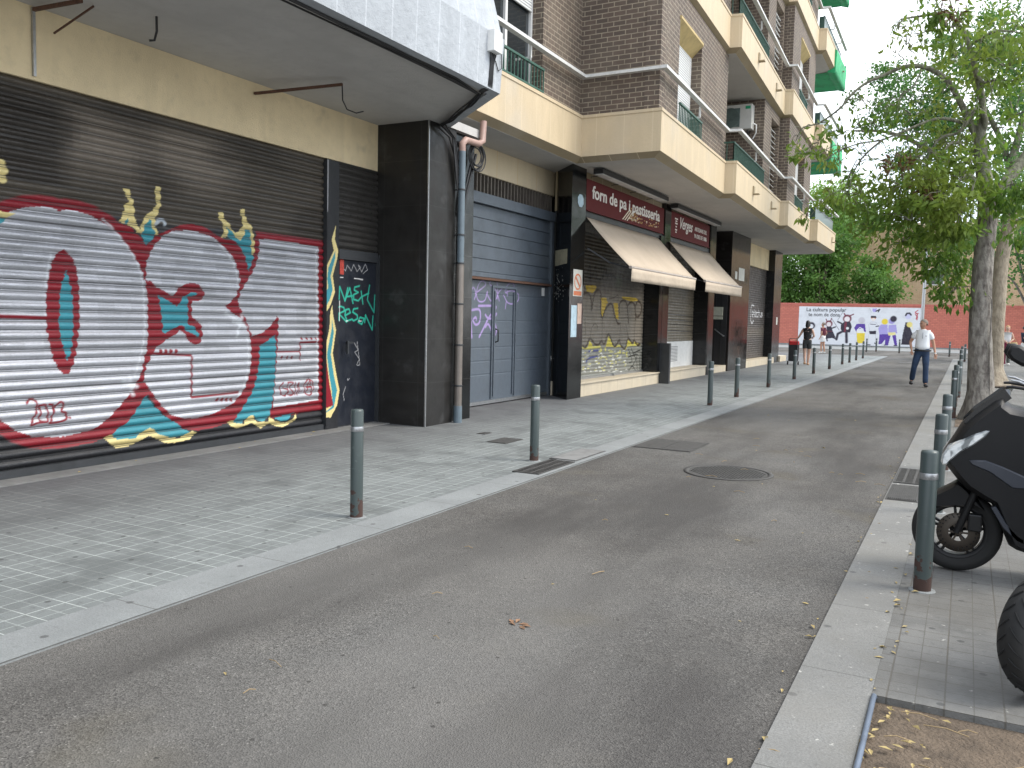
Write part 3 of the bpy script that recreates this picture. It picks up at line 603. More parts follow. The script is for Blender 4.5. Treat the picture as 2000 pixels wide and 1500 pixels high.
# --- teal and cream below
G.poly([(283, 772), (267, 798), (250, 822), (230, 837), (215, 850), (226, 860), (266, 855), (277, 844), (294, 838), (309, 848), (333, 857), (358, 850), (370.5, 845), (353.5, 835), (341, 824), (330, 819), (320, 813), (299, 792)], TEAL)
G.poly([(536, 654), (505, 677), (505, 706), (500.6, 736), (492, 764), (477, 790), (460, 815), (453, 824), (469, 829), (483.5, 813), (492, 810), (500.6, 820), (511, 824), (524, 815), (527, 803), (531.5, 781), (535, 749), (537, 706), (538, 675)], TEAL)
G.poly([(201.5, 854), (215, 848), (228, 859), (264.5, 855), (279, 841), (290, 835.5), (298.6, 838), (309, 848), (333, 855), (350, 855), (362, 847), (373, 841), (382, 845), (368, 858), (338, 865), (320, 865), (303, 856), (288, 851), (273, 860), (256, 870), (226, 875), (212, 866)], CREAM)
G.poly([(443, 824), (453.7, 820), (458, 826), (475, 828), (483.5, 813), (492, 810), (500.6, 824), (522, 823), (526, 813), (535, 822), (556, 826), (571, 817), (579.5, 804), (575, 822), (550, 834), (535, 832), (526, 826), (507, 837), (490, 825), (475, 832), (462, 837), (449, 832)], CREAM)
G.poly([(535, 817), (573, 805), (560, 820), (545, 822)], TEAL)
# --- flames
for c in ([(236, 368), (251, 370), (255, 386), (259, 391), (261, 411), (262, 428), (272, 449), (277, 453), (269, 455), (256, 443), (231, 432), (239, 419), (242, 402), (250, 394), (245, 379)],
          [(302, 364), (311, 366), (313.5, 396), (309, 413), (302, 426), (303, 445), (308, 458), (275, 458), (271, 449), (279, 428), (286, 417), (298.6, 411), (305, 396), (301, 381)]): G.poly(c, CREAM)
G.poly([(292, 426), (297, 447), (303, 456), (298.6, 464), (285, 479), (275, 462), (281, 441)], TEAL); G.poly([(246, 425), (252, 436), (243, 436)], TEAL)
G.sstroke([(303, 437), (309, 430), (317, 430), (320, 438)], .04, (.42, .47, .52))
G.poly([(424, 415), (434, 414), (436, 425), (446, 437), (456, 455), (466, 452), (473, 440), (471, 425), (467, 409), (475, 408), (480, 430), (489, 440), (494, 459), (496.5, 485), (494, 500), (486, 490), (479, 465), (472, 478), (460, 470), (450, 462), (441, 463), (430, 464), (436, 456), (434, 438), (427, 426)], CREAM)
G.poly([(442, 442), (456, 458), (466, 470), (473, 466), (479, 448), (488, 448), (489, 489), (494, 503), (485, 530), (477, 500), (464, 476), (445, 464)], TEAL)
for x, y, r in ((3, 331, .05), (2, 348, .045), (0, 320, .04)): G.disc((x, y), r, CREAM)
G.poly([(-40, 405), (8, 414), (28, 417), (10, 426), (-40, 430)], CREAM); G.poly([(-40, 430), (14, 425), (0, 437), (-40, 440)], TEAL)
# --- thin red line work, dots, tags
G.stroke([(292, 690), (373, 694), (373, 776), (465, 766)], .026, RED)
for x in (312, 322, 331.5, 342): G.disc((x, 686), .024, RED)
for x in (423.5, 433, 442, 451): G.disc((x, 780.5), .024, RED)
G.stroke([(540, 687), (584.5, 686), (585, 703)], .022, RED); G.stroke([(585, 686), (585, 669), (631, 667)], .026, RED)
for x in (549, 560, 569): G.disc((x, 698), .02, RED)
for x in (588, 598, 607, 616): G.disc((x, 661), .02, RED)
K3 = F3
for p in ([(235, 880), (270, 845), (320, 860), (330, 930), (310, 1000), (275, 1080), (330, 1060), (400, 1050)], [(350, 900), (365, 960), (355, 1030), (380, 1050)], [(360, 900), (410, 895), (430, 960), (430, 1040), (385, 1050)], [(440, 890), (480, 900), (480, 980), (450, 1060)],
          [(500, 910), (545, 865), (580, 900), (550, 950), (600, 970), (600, 1020), (530, 1050), (440, 1060)], [(632, 1010), (634, 1012)]): G.sstroke(p, .021, RED, K3)
for p in ([(1040, 690), (1010, 730), (1020, 790), (1060, 810), (1080, 760), (1040, 740)], [(1080, 700), (1090, 800), (1140, 790), (1100, 740), (1130, 690), (1080, 690)], [(1150, 690), (1150, 800)], [(1170, 800), (1180, 690), (1190, 780)], [(1205, 770), (1206, 772)],
          [(1275, 655), (1235, 700), (1240, 780), (1280, 805), (1315, 760), (1310, 690), (1275, 655)], [(1250, 790), (1280, 670), (1300, 780)], [(1250, 735), (1300, 730)], [(1345, 765), (1346, 766)]): G.sstroke(p, .018, RED, F4)
WL = (.66, .68, .71)
for p in ([(200, 428), (232, 462), (262, 505), (276, 545), (280, 590), (281, 650), (272, 700), (262, 735)], [(420, 470), (448, 502), (461, 535), (463, 560)], [(482, 660), (484, 700), (478, 745), (462, 775)], [(99, 495), (93, 520), (88, 560)], [(616, 490), (617, 560), (618, 650), (618, 770)]): G.sstroke(p, .018, WL, soft=1.2)
for p in ([(240, 745), (265, 755)], [(252, 738), (258, 770)], [(455, 628), (480, 640)], [(462, 655), (472, 615)], [(440, 612), (475, 632)]): G.stroke(p, .03, (.70, .73, .76), soft=1.6)
blk = np.kron(G.rng.rand(G.u.shape[0]//11+1, G.u.shape[1]//14+1), np.ones((11, 14)))[:G.u.shape[0], :G.u.shape[1]]; G.C[..., :3] *= (1-.16*blk*(G.C[..., 3] > .5)*(G.z > 1.1)*(G.z < 2.4))[..., None]
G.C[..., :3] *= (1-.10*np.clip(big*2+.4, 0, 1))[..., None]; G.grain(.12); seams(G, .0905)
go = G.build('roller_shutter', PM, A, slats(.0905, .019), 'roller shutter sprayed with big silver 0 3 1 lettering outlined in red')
m = MB(); m.box(XA-.05, XA+.045, 2.2, 8.93, .0, .085); m.build('bottom_rail', K['metal_dark'], go)
m = MB(); m.box(XA-.1, XA+.05, -6, 2.2, 0, 3.6); m.build('side_panel', K['metal_dark'], A)
# --- post and door
P = Sheet((-7.53, 0), (0, 1), (1, 0), 8.95, 9.185, .0, 3.58, .01, .01, (.016, .017, .02))
DR = Sheet((-7.56, 0), (0, 1), (1, 0), 9.2, 10.05, .03, 2.30, .01, .01, (.013, .016, .024))
for sh in (P, DR):
    W1 = [(1530, 460), (1490, 600), (1510, 700), (1440, 850), (1430, 960), (1445, 1030), (1405, 1100), (1400, 1330), (1480, 1200), (1520, 1080), (1500, 930), (1540, 780), (1550, 700), (1520, 600)]
    sh.poly(W1, CREAM, F2); sh.poly([(1525, 700), (1460, 860), (1450, 960), (1460, 1040), (1400, 1130), (1400, 1270), (1470, 1160), (1500, 1060), (1480, 930), (1520, 780)], TEAL, F2)
    sh.poly([(1495, -15), (1478, 40), (1470, 190), (1445, 310), (1425, 420), (1440, 560), (1470, 780), (1400, 1010), (1480, 1010), (1540, 900), (1562, 760), (1530, 600), (1500, 420), (1530, 210), (1505, 80)], CREAM, F4)
    sh.poly([(1490, 90), (1490, 200), (1465, 330), (1447, 430), (1465, 600), (1490, 760), (1500, 900), (1400, 990), (1510, 920), (1540, 760), (1508, 610), (1482, 430), (1510, 230)], TEAL, F4)
    sh.poly([(1420, 340), (1445, 500), (1470, 700), (1505, 900), (1400, 940), (1400, 600)], RED, F4)
P.stroke([(640, 312), (639, 411)], .035, (.45, .45, .47)); P.grain(.1); P.build('door_post', PD, A, lambda u, z: 0*u)
m = MB(); m.box(-7.62, -7.535, 8.945, 9.19, 0, 3.585); m.build('post_core', K['metal_dark'], A)
FD = (600, 520, 4.411); GR = (.03, .42, .30)
for p in ([(275, 285), (280, 175), (325, 295), (350, 185)], [(325, 300), (367, 185), (395, 320)], [(340, 262), (390, 255)], [(450, 170), (410, 180), (405, 205), (440, 225), (400, 245), (400, 285), (440, 298), (466, 265)], [(465, 215), (480, 325)], [(472, 262), (530, 232)], [(537, 165), (518, 290), (575, 398), (582, 250)],
          [(258, 350), (275, 465)], [(250, 362), (285, 345), (315, 355), (322, 385), (272, 408), (340, 480)], [(325, 425), (372, 400), (360, 368), (332, 375), (325, 425), (345, 470), (378, 460)], [(435, 362), (400, 368), (392, 395), (430, 420), (435, 450), (400, 470), (385, 455)], [(455, 440), (438, 480), (470, 500), (490, 450), (455, 440)], [(495, 485), (502, 420), (560, 550), (566, 430)], [(590, 490), (588, 512)]): DR.stroke(p, .022, GR, FD)
LG = (.42, .42, .43)
for p in ([(278, 300), (278, 470)], [(605, 125), (600, 480)], [(285, 97), (310, 95)], [(405, 105), (480, 115)], [(335, 470), (352, 470)], [(445, 470), (468, 472)]): DR.stroke(p, .011, (.8, .8, .8), FD)
for p in ([(300, 5), (330, 40), (345, -10), (380, 40), (400, -15), (430, 45), (460, 10), (440, -10), (470, 50), (500, -20), (520, 30), (480, 65)], [(405, 660), (440, 720), (410, 740), (450, 800), (425, 850), (455, 855), (430, 650)], [(345, 965), (350, 985), (362, 968)], [(330, 1040), (310, 1100), (320, 1160)], [(245, 1300), (240, 1390)]): DR.stroke(p, .008, LG, FD)
DR.grain(.12); do = DR.build('door', PD, A, lambda u, z: 0*u, 'dark steel door with green graffiti tag')
m = MB(); m.box(-7.50, -7.47, 9.32, 9.35, 1.02, 1.2); m.box(-7.51, -7.485, 9.32, 9.46, 1.16, 1.185); m.build('handle', K['metal_dark'], do)
m = MB(); m.box(-7.62, -7.50, 10.052, 10.068, 0, 2.42); m.box(-7.62, -7.52, 9.19, 10.05, 2.305, 2.44); m.box(-7.62, -7.565, 9.19, 10.05, 0, 2.3); m.build('door_frame', K['metal_dark'], A)
H = Sheet((-7.56, 0), (0, 1), (1, 0), 9.19, 10.06, 2.45, 3.6, .012, .0085, (.036, .034, .031))
for i in range(5):
    for z in (3.12, 3.02, 2.92):
        c = (9.3+i*.155, z-.006*i); H.put((np.hypot(H.u-c[0], H.z-c[1]) < .014).astype(float), (.003, .003, .003))
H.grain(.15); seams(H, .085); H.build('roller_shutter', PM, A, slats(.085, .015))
# --- garage door
Gd = Sheet((-7.57, 0), (0, 1), (1, 0), 11.5, 15.84, .08, 2.22, .012, .012, (.092, .112, .136))
PU = (.34, .25, .50); FG = (900, 520, 8.333)
for p in ([(130, 215), (150, 270), (120, 500), (200, 345), (245, 440), (220, 540)], [(240, 440), (380, 330), (405, 280), (350, 235), (290, 300), (255, 440), (280, 550), (340, 580), (400, 540), (430, 410), (440, 480), (500, 570), (570, 540), (600, 420), (590, 240)], [(485, 250), (470, 290), (560, 370), (610, 500), (625, 565)],
          [(590, 530), (620, 420), (700, 350), (750, 380), (760, 480)], [(740, 440), (720, 400), (760, 310), (820, 265), (865, 300), (865, 355)], [(730, 430), (800, 400), (880, 410), (940, 470), (930, 560), (850, 610), (760, 590), (700, 470)], [(740, 570), (725, 690)]): Gd.sstroke(p, .024, PU, FG)
for p in ([(290, 645), (560, 650), (540, 730), (480, 800), (430, 890), (300, 1150)], [(400, 790), (450, 850), (540, 840), (580, 770)], [(400, 990), (440, 940), (480, 1000), (530, 1150), (580, 1060), (560, 940)], [(150, 640), (125, 720), (290, 700), (320, 800), (300, 920), (240, 950), (200, 880), (240, 830), (255, 870)], [(160, 700), (180, 1160)], [(150, 1010), (120, 1160), (105, 1130)]): Gd.sstroke(p, .04, PU, FG)
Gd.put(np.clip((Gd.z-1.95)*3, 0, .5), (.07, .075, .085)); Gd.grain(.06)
gdo = Gd.build('garage_door', PD, B, lambda u, z: np.where(((z-.08)/.238) % 1 > .965, -.008, 0), 'blue grey garage door with purple graffiti and a wicket door')
wk = MB()
for y0_, y1_, z0_, z1_ in ((13.48, 13.52, .1, 2.1), (14.38, 14.42, .1, 2.1), (13.48, 14.42, 2.1, 2.14), (13.56, 13.60, .14, 2.04), (14.30, 14.34, .14, 2.04)): wk.box(-7.575, -7.545, y0_, y1_, z0_, z1_)
wk.build('wicket_frame', K['grey_door'], gdo)
m = MB(); m.tube([(-7.56, 13.63, 1.12), (-7.50, 13.63, 1.14), (-7.50, 13.63, 1.34), (-7.56, 13.63, 1.36)], .014, 8); m.build('handle', K['black'], gdo)
m = MB(); m.box(-7.6, -7.54, 11.5, 15.84, .02, .078); m.build('bottom_rail', K['steel'], gdo)
m = MB(); m.box(-7.56, -7.553, 15.5, 15.62, 2.02, 2.18); m.build('door_plate', K['white'], gdo)
# --- bakery shutter
Q = Sheet((-7.25, 0), (0, 1), (1, 0), 15.9, 20.72, .34, 3.62, .02, .0085, (.235, .205, .165))
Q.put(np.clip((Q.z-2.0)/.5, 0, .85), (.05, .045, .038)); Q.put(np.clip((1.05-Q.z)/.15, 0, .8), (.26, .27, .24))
FB = (1130, 500, 5.771); BR, YE = (.05, .03, .015), (.55, .38, .03)
for c in ([(260, 480), (320, 520), (290, 620), (265, 695), (250, 640)], [(390, 530), (440, 530), (450, 720), (420, 700)], [(75, 330), (190, 330), (200, 360), (160, 420), (90, 400)], [(480, 455), (640, 470), (680, 500), (600, 515), (500, 485)], [(240, 470), (310, 470), (330, 540), (260, 520)]): Q.poly(c, YE, FB)
for c in ([(125, 950), (165, 1025), (100, 1030)], [(335, 900), (405, 1025), (305, 1020)], [(455, 990), (480, 1030), (440, 1020)], [(555, 940), (610, 1000), (540, 1010)], [(625, 960), (690, 1000), (620, 1015)]): Q.poly(c, (.62, .52, .06), FB)
Q.sstroke([(40, 1030), (90, 1040), (170, 1030), (240, 1020)], .05, (.62, .56, .12), FB); Q.sstroke([(400, 1030), (470, 1010), (520, 1055), (560, 1010), (690, 1000)], .04, (.62, .56, .12), FB)
for p in ([(60, 420), (110, 420), (140, 500), (145, 610), (165, 480), (190, 400), (230, 385), (250, 440), (245, 600), (265, 700), (300, 600), (350, 540), (380, 560), (400, 660), (440, 760), (465, 760)], [(455, 640), (460, 540), (500, 500), (540, 540), (560, 750)], [(550, 560), (590, 520), (630, 560), (640, 720)], [(640, 560), (670, 505), (705, 560), (700, 640), (660, 690), (640, 650)],
          [(45, 1015), (80, 1025), (125, 930), (180, 990), (220, 1000), (255, 960), (290, 990), (335, 880), (400, 1020), (455, 950), (470, 1000), (520, 1045), (555, 930), (600, 980), (625, 950), (660, 1005), (690, 990)]): Q.sstroke(p, .055, BR, FB)
for p in ([(125, 930), (150, 800), (190, 765), (215, 810)], [(260, 950), (265, 720)], [(460, 950), (470, 780)], [(560, 930), (530, 770)], [(625, 950), (635, 720)], [(75, 880), (70, 700)], [(340, 480), (400, 470), (440, 440), (445, 510)]): Q.sstroke(p, .022, BR, FB)
for p in ([(100, 170), (130, 110), (130, 250), (100, 230)], [(150, 240), (190, 120), (200, 250), (250, 260)], [(250, 120), (270, 250), (290, 120)], [(310, 140), (320, 250)], [(360, 120), (370, 260)], [(300, 200), (400, 230), (420, 260)]): Q.sstroke(p, .05, (.01, .01, .01), FB)
for p in ([(110, 1075), (215, 1065)], [(80, 1200), (120, 1150), (215, 1130)]): Q.sstroke(p, .04, (.03, .04, .2), FB)
for p in ([(560, 1050), (600, 1180), (570, 1200)], [(590, 1040), (640, 1150)], [(560, 1140), (660, 1110), (600, 1250)], [(620, 1090), (690, 1060)], [(560, 1300), (600, 1240), (640, 1290)], [(650, 1150), (660, 1290)], [(680, 1130), (690, 1290)]): Q.sstroke(p, .03, (.015, .015, .015), FB)
rs = random.Random(5)
for i in range(110):
    x, y = rs.uniform(40, 540), rs.uniform(1060, 1310); L_ = rs.uniform(8, 30); Q.stroke([(x, y), (x+L_, y-L_*.12)], .026, (.62, .58, .2) if y < 1290 and rs.random() < .6 else (.66, .66, .62), FB)
for x, y in ((250, 1060), (300, 1050), (465, 1080), (540, 1100)): Q.disc((x, y), .05, (.6, .55, .12), FB)
Q.put(np.clip(.45-np.hypot((Q.u-18.9)/.7, (Q.z-2.45)/.5), 0, .6), (.05, .10, .03))
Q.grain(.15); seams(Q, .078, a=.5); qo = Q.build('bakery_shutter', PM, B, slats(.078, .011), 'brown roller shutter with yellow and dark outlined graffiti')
m = MB(); m.box(-7.3, -7.21, 15.9, 20.72, .292, .338); m.box(-7.22, -7.16, 18.6, 18.68, .292, .345); m.build('bottom_rail', K['steel'], qo)
m = MB(); m.box(-7.5, -7.28, 15.9, 20.74, .3, 3.63); m.build('shutter_backing', K['void'], B)
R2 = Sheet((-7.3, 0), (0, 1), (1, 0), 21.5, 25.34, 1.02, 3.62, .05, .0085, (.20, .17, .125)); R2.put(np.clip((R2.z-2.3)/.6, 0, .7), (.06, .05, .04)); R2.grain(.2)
for z in (1.3, 1.48, 1.6, 1.75): R2.sstroke([(1302, 600)], .01, (0, 0, 0)); R2.stroke([(21.5, z), (23, z+.03), (25.3, z-.02)], .025, (.04, .035, .03), raw=True)
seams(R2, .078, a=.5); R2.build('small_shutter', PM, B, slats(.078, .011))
m = MB(); m.box(-7.35, -7.27, 21.5, 25.34, .292, 1.015); wp = m.build('white_door_panel', K['white'], B)
m = MB(); m.box(-7.268, -7.262, 22.7, 23.9, .42, .92)
for i in range(11): m.box(-7.2615, -7.2605, 22.8, 23.8, .46+i*.04, .478+i*.04, 1)
m.build('printed_notice', [K['white'], simple('grey print', (.2, .2, .2), .8)], wp)
R3 = Sheet((-7.3, 0), (0, 1), (1, 0), 30.63, 35.58, .25, 3.74, .04, .0085, (.075, .066, .06)); R3.put(np.clip(.5-np.abs(R3.z-1.25)/.6, 0, .5)*1., (.2, .17, .13))
R3.put((np.abs(R3.u-32.2) < .12).astype(float), (.04, .038, .036))
FS = (1420, 400, 4.6875); WH = (.7, .7, .7)
for p in ([(245, 925), (225, 920), (215, 980), (215, 1050), (225, 1085), (240, 1060)],): R3.sstroke(p, .06, WH, FS)
for p in ([(230, 1010), (243, 990), (232, 975), (226, 1000), (236, 1030)], [(250, 960), (250, 1025)], [(258, 1000), (266, 985), (258, 975), (254, 1005), (264, 1030)], [(280, 985), (270, 990), (272, 1025), (282, 1020)], [(288, 960), (290, 1030)], [(283, 985), (296, 985)], [(300, 985), (302, 1020), (312, 1020), (312, 985)], [(322, 990), (314, 1000), (322, 1012), (316, 1028)]): R3.sstroke(p, .05, WH, FS)
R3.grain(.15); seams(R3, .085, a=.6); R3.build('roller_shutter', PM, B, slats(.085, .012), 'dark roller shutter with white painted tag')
m = MB(); m.box(-7.5, -7.33, 30.6, 35.6, .24, 3.74); m.build('shutter_backing', K['void'], B)
# ================================================================ far red wall with the mural
WO = Vector((-13.23, 69.99)); WE = Vector((13.31, 1.0)).normalized(); WN = Vector((WE.y, -WE.x))
def wp3(u, d, z): q = WO+WE*u+WN*d; return (q.x, q.y, z)
FW = thing('brick_wall', 'long brick red painted garden wall closing the end of the street with a white mural on it', 'wall', wp3(8, 0, 0))
def wblk(m, u0, u1, d0, d1, z0, z1, mi=0):
    m.prism([wp3(u0, d0, 0)[:2], wp3(u1, d0, 0)[:2], wp3(u1, d1, 0)[:2], wp3(u0, d1, 0)[:2]], z0, z1, mi)
m = MB(); wblk(m, -40, 32, -.3, 0, .12, 3.12); m.build('wall_face', K['brick_red'], FW)
m = MB(); wblk(m, -40, 32, -.33, .03, 3.121, 3.29); m.build('coping', simple('red painted coping', (.45, .13, .10), .7), FW)
m = MB(); wblk(m, -40, 32, -.3, .06, 0, .119); m.build('plinth', K['kerb'], FW)
MU = Sheet(tuple(WO+WN*.012), tuple(WE), tuple(WN), 1.5, 10.22, .10, 3.02, .03, .022, (.66, .67, .70))
FM = (1540, 580, 5.5556); DK, PP, LI, YL = (.035, .03, .045), (.10, .05, .30), (.36, .32, .62), (.72, .55, .05); MR = (.16, .03, .05)
p_, st, ds = (lambda P, c: MU.poly(P, c, FM)), (lambda P, w_, c: MU.stroke(P, w_, c, FM)), (lambda c, r, q: MU.disc(c, r, q, FM))
MU.put((((MU.z/.125) % 1) < .1)*.25, (.45, .45, .5))
ds((250, 310), .27, DK); ds((245, 318), .17, (.66, .67, .70))
ds((440, 290), .26, MR); ds((438, 296), .17, (.72, .66, .66)); st([(420, 270), (408, 240)], .07, MR); st([(455, 265), (468, 232)], .07, MR)
p_([(415, 320), (465, 320), (480, 370), (512, 440), (400, 455), (408, 380)], DK); st([(470, 340), (510, 325)], .1, DK); st([(412, 372), (470, 372)], .05, MR); st([(415, 450), (420, 475)], .1, DK); st([(480, 440), (515, 455)], .1, DK); st([(470, 235), (550, 360)], .03, DK)
ds((638, 235), .31, MR); ds((636, 240), .2, (.74, .68, .68)); st([(620, 205), (605, 180)], .09, MR); st([(665, 205), (705, 188)], .09, MR)
p_([(570, 300), (610, 265), (670, 270), (688, 320), (668, 385), (585, 388), (568, 350)], DK); p_([(610, 268), (632, 268), (625, 385), (598, 385)], MR); st([(580, 290), (535, 268)], .12, DK); st([(575, 380), (535, 400), (520, 460)], .18, DK); st([(628, 385), (630, 490)], .2, DK); st([(600, 150), (535, 250)], .025, DK); ds((640, 340), .1, (.7, .7, .7))
ds((795, 255), .24, (.52, .50, .54)); p_([(740, 292), (830, 290), (840, 380), (822, 385), (812, 340), (745, 350), (735, 380), (712, 335)], PP); st([(745, 360), (775, 330), (800, 345)], .05, (.74, .74, .76)); p_([(738, 385), (830, 385), (820, 500), (745, 505)], YL); p_([(740, 375), (785, 368), (830, 378), (828, 392), (740, 392)], (.75, .74, .65))
p_([(893, 205), (950, 205), (955, 228), (893, 228)], DK); p_([(895, 228), (950, 228), (945, 242), (905, 242)], (.65, .25, .08)); ds((922, 245), .12, (.72, .66, .62)); st([(890, 295), (945, 298)], .05, DK); p_([(875, 368), (950, 368), (948, 405), (880, 402)], DK); st([(880, 360), (870, 300), (900, 270), (950, 275), (975, 320)], .04, (.50, .50, .54)); st([(950, 320), (980, 315)], .08, DK); st([(870, 410), (868, 505)], .04, (.52, .52, .55)); st([(945, 410), (950, 500)], .04, (.52, .52, .55)); st([(855, 518), (885, 520)], .08, DK); st([(935, 500), (955, 515)], .08, DK)
p_([(910, 125), (960, 125), (945, 165), (915, 160)], LI); st([(950, 155), (990, 135), (975, 160)], .09, DK); st([(880, 125), (900, 165)], .04, (.45, .45, .5))
ds((1045, 268), .22, YL); p_([(1000, 300), (1075, 300), (1080, 405), (985, 405), (975, 340)], LI); p_([(985, 405), (1090, 405), (1085, 470), (1065, 525), (1045, 520), (1050, 460), (1010, 510), (975, 515), (980, 480)], PP); st([(1040, 522), (1070, 522)], .07, DK)
ds((1120, 262), .22, LI); ds((1140, 238), .23, DK); p_([(1085, 305), (1168, 300), (1180, 395), (1080, 400)], LI); p_([(1075, 385), (1162, 382), (1158, 415), (1085, 418)], (.74, .66, .3)); p_([(1085, 418), (1108, 418), (1080, 525), (1052, 525)], PP); p_([(1125, 418), (1165, 410), (1180, 525), (1152, 528)], PP); st([(1145, 528), (1178, 528)], .07, DK)
ds((1300, 208), .22, (.55, .54, .72)); st([(1272, 200), (1285, 178), (1315, 176), (1330, 195)], .12, DK); p_([(1270, 275), (1325, 275), (1318, 330), (1347, 400), (1310, 518), (1222, 518), (1238, 410)], DK); ds((1315, 300), .2, (.74, .62, .2)); st([(1340, 300), (1345, 350)], .06, (.74, .66, .4))
for c in ([(1405, 145), (1375, 165), (1400, 190), (1385, 240)], [(1380, 195), (1400, 215), (1395, 250)], [(1375, 185), (1410, 178)]): st(c, .06, (.42, .03, .05))
MU.grain(.05); MU.build('mural', paint_mat('mural paint', .8, 0, .001), FW, lambda u, z: 0*u, 'white mural of folk dancers and drummers with Catalan writing')
# ================================================================ STREET FURNITURE
def bollard_mat():
    m = Mat('grey green bollard paint', (.050, .067, .066), .42, spec=.5); m.var((.045, .062, .060), 6, .7); m.mix(m.noise(30, 5, lo=.62, hi=.7), (.12, .14, .13), amt=.35)
    g = m.n('SeparateXYZ'); m.l(m.pos(), g.inputs[0]); a = m.n('Math'); a.operation = 'MULTIPLY_ADD'; m.l(m.noise(13, 3, lo=.38, hi=.62), a.inputs[0]); a.inputs[1].default_value = -.22; m.l(g.outputs[2], a.inputs[2])
    r = m.n('MapRange'); r.inputs[1].default_value = .01; r.inputs[2].default_value = -.01; m.l(a.outputs[0], r.inputs[0]); m.mix(r.outputs[0], (.060, .032, .025), amt=.95)
    m.rgh(r.outputs[0], .38, .9); return m.done()
BM = bollard_mat()
def make_bollard(loc, label, group):
    t = thing('bollard', label, 'bollard', loc, group); x, y, z = loc
    m = MB(); m.lathe([(.049, 0), (.049, .82), (.044, .835), (.0, .84)], loc, n=24); m.build('post', BM, t)
    m = MB(); m.lathe([(.050, .668), (.0515, .672), (.0515, .702), (.050, .706)], loc, n=24); m.build('reflective_band', K['steel'], t)
    m = MB(); m.lathe([(.075, .001), (.073, .006), (.05, .007)], loc, n=16); m.build('base_collar', K['kerb'], t)
    return t
LB = [(-4.08, 5.21, 'nearest bollard on the left kerb, with rusty foot, before the graffiti roller shutter'), (-4.13, 8.38, 'bollard with rusty foot beside the kerb drain grate, in front of the garage door'),
      (-4.22, 16.0, 'bollard on the left kerb in front of the bakery, below the smaller awning'), (-4.24, 18.2, 'bollard in front of the building entrance, fourth along the left kerb'), (-4.26, 21.6, 'fifth bollard along the left kerb, in front of the last black pillar'),
      (-4.31, 25.44, 'bollard overlapping the shopping trolley, sixth along the left kerb'), (-4.31, 28.94, 'bollard just right of the woman with the trolley, seventh along the left kerb'), (-4.31, 32.53, 'bollard in front of the mural ring, eighth along the left kerb'),
      (-4.41, 36.93, 'ninth bollard along the left kerb, left of the mural drummer'), (-4.38, 39.06, 'tenth bollard along the left kerb, close before the ones at the corner'), (-4.43, 42.02, 'eleventh bollard along the left kerb, near the corner'), (-4.45, 45.08, 'twelfth and last bollard of the row on the left kerb'),
      (-4.99, 58.1, 'small far bollard across the side street, leftmost under the mural'), (-5.35, 56.0, 'far bollard across the side street, behind the last kerb bollards'), (-3.56, 56.44, 'far bollard standing alone below the purple clad mural figures'), (-2.15, 54.9, 'far bollard standing below the mural lady in black'), (-.81, 52.8, 'lone bollard before the bare red wall, right of the walking man')]
RB = [(-.155, 5.55, 'nearest bollard on the right kerb, rusty and peeling at its foot beside the scooter wheel'), (-.15, 8.0, 'second bollard on the right kerb, behind the scooter headlight'), (-.15, 10.45, 'third bollard on the right kerb, with a dented shiny band'), (-.15, 16.6, 'fourth bollard on the right kerb, beside the foot of the near tree'),
      (-.15, 19.1, 'fifth bollard on the right kerb, peeking over the fourth'), (-.11, 21.7, 'sixth bollard on the right kerb, left of the grey trunk'), (-.11, 27.0, 'seventh bollard on the right kerb, past the second tree'), (-.15, 33.0, 'eighth bollard on the right kerb, half hidden in the row'), (-.15, 39.8, 'ninth bollard on the right kerb, far down the row'), (-.05, 45.4, 'last bollard on the right kerb, beside the trunk edge')]
b0 = None
for rows, grp in ((LB, 'bollards along the left kerb'), (RB, 'bollards along the right kerb')):
    for x, y, lab in rows:
        g_ = grp if y < 50 else 'bollards across the side street'
        if b0 is None: b0 = make_bollard((x, y, 0), lab, g_)
        else: c = copy_tree(b0, None, (x, y, 0)); tag(c, lab, 'bollard', g_)
# covers and grates
M_iron = simple('worn cast iron', (.062, .060, .057), .7, .1, v=.35, vs=14, bump=.001)
def grate(name, x0, x1, y0, y1, label, z=.006, bars=14, cross=2, rim=.02, vertical=False):
    t = thing(name, label, 'drain grate', ((x0+x1)/2, (y0+y1)/2, 0)); m = MB()
    m.box(x0+rim, x1-rim, y0+rim, y1-rim, z-.001, z+.001, 0); m.build('pit', K['void'], t); m = MB(); h = z+.008
    m.box(x0, x1, y0, y0+rim, z-.004, h); m.box(x0, x1, y1-rim, y1, z-.004, h); m.box(x0, x0+rim, y0+rim, y1-rim, z-.004, h); m.box(x1-rim, x1, y0+rim, y1-rim, z-.004, h); m.build('frame', M_iron, t)
    m = MB(); n = bars
    for i in range(n):
        y = y0+rim+(y1-y0-2*rim)*(i+.5)/n; w_ = (y1-y0-2*rim)/n*.28; sk = .03
        m.add([(x0+rim, y-w_, h-.002), (x1-rim, y-w_+sk, h-.002), (x1-rim, y+w_+sk, h-.002), (x0+rim, y+w_, h-.002)], [(0, 1, 2, 3)])
    for i in range(cross):
        x = x0+(x1-x0)*(i+1)/(cross+1); m.box(x-.012, x+.012, y0+rim, y1-rim, z+.002, h+.001)
    m.build('bars', M_iron, t); return t
grate('drain_grate', -4.0, -3.70, 7.62, 8.52, 'rusty drain grate let into the left kerb beside a bollard')
grate('drain_grate', -.575, -.30, 9.28, 10.25, 'drain grate with open slanted bars in the right kerb, farther one of the pair')
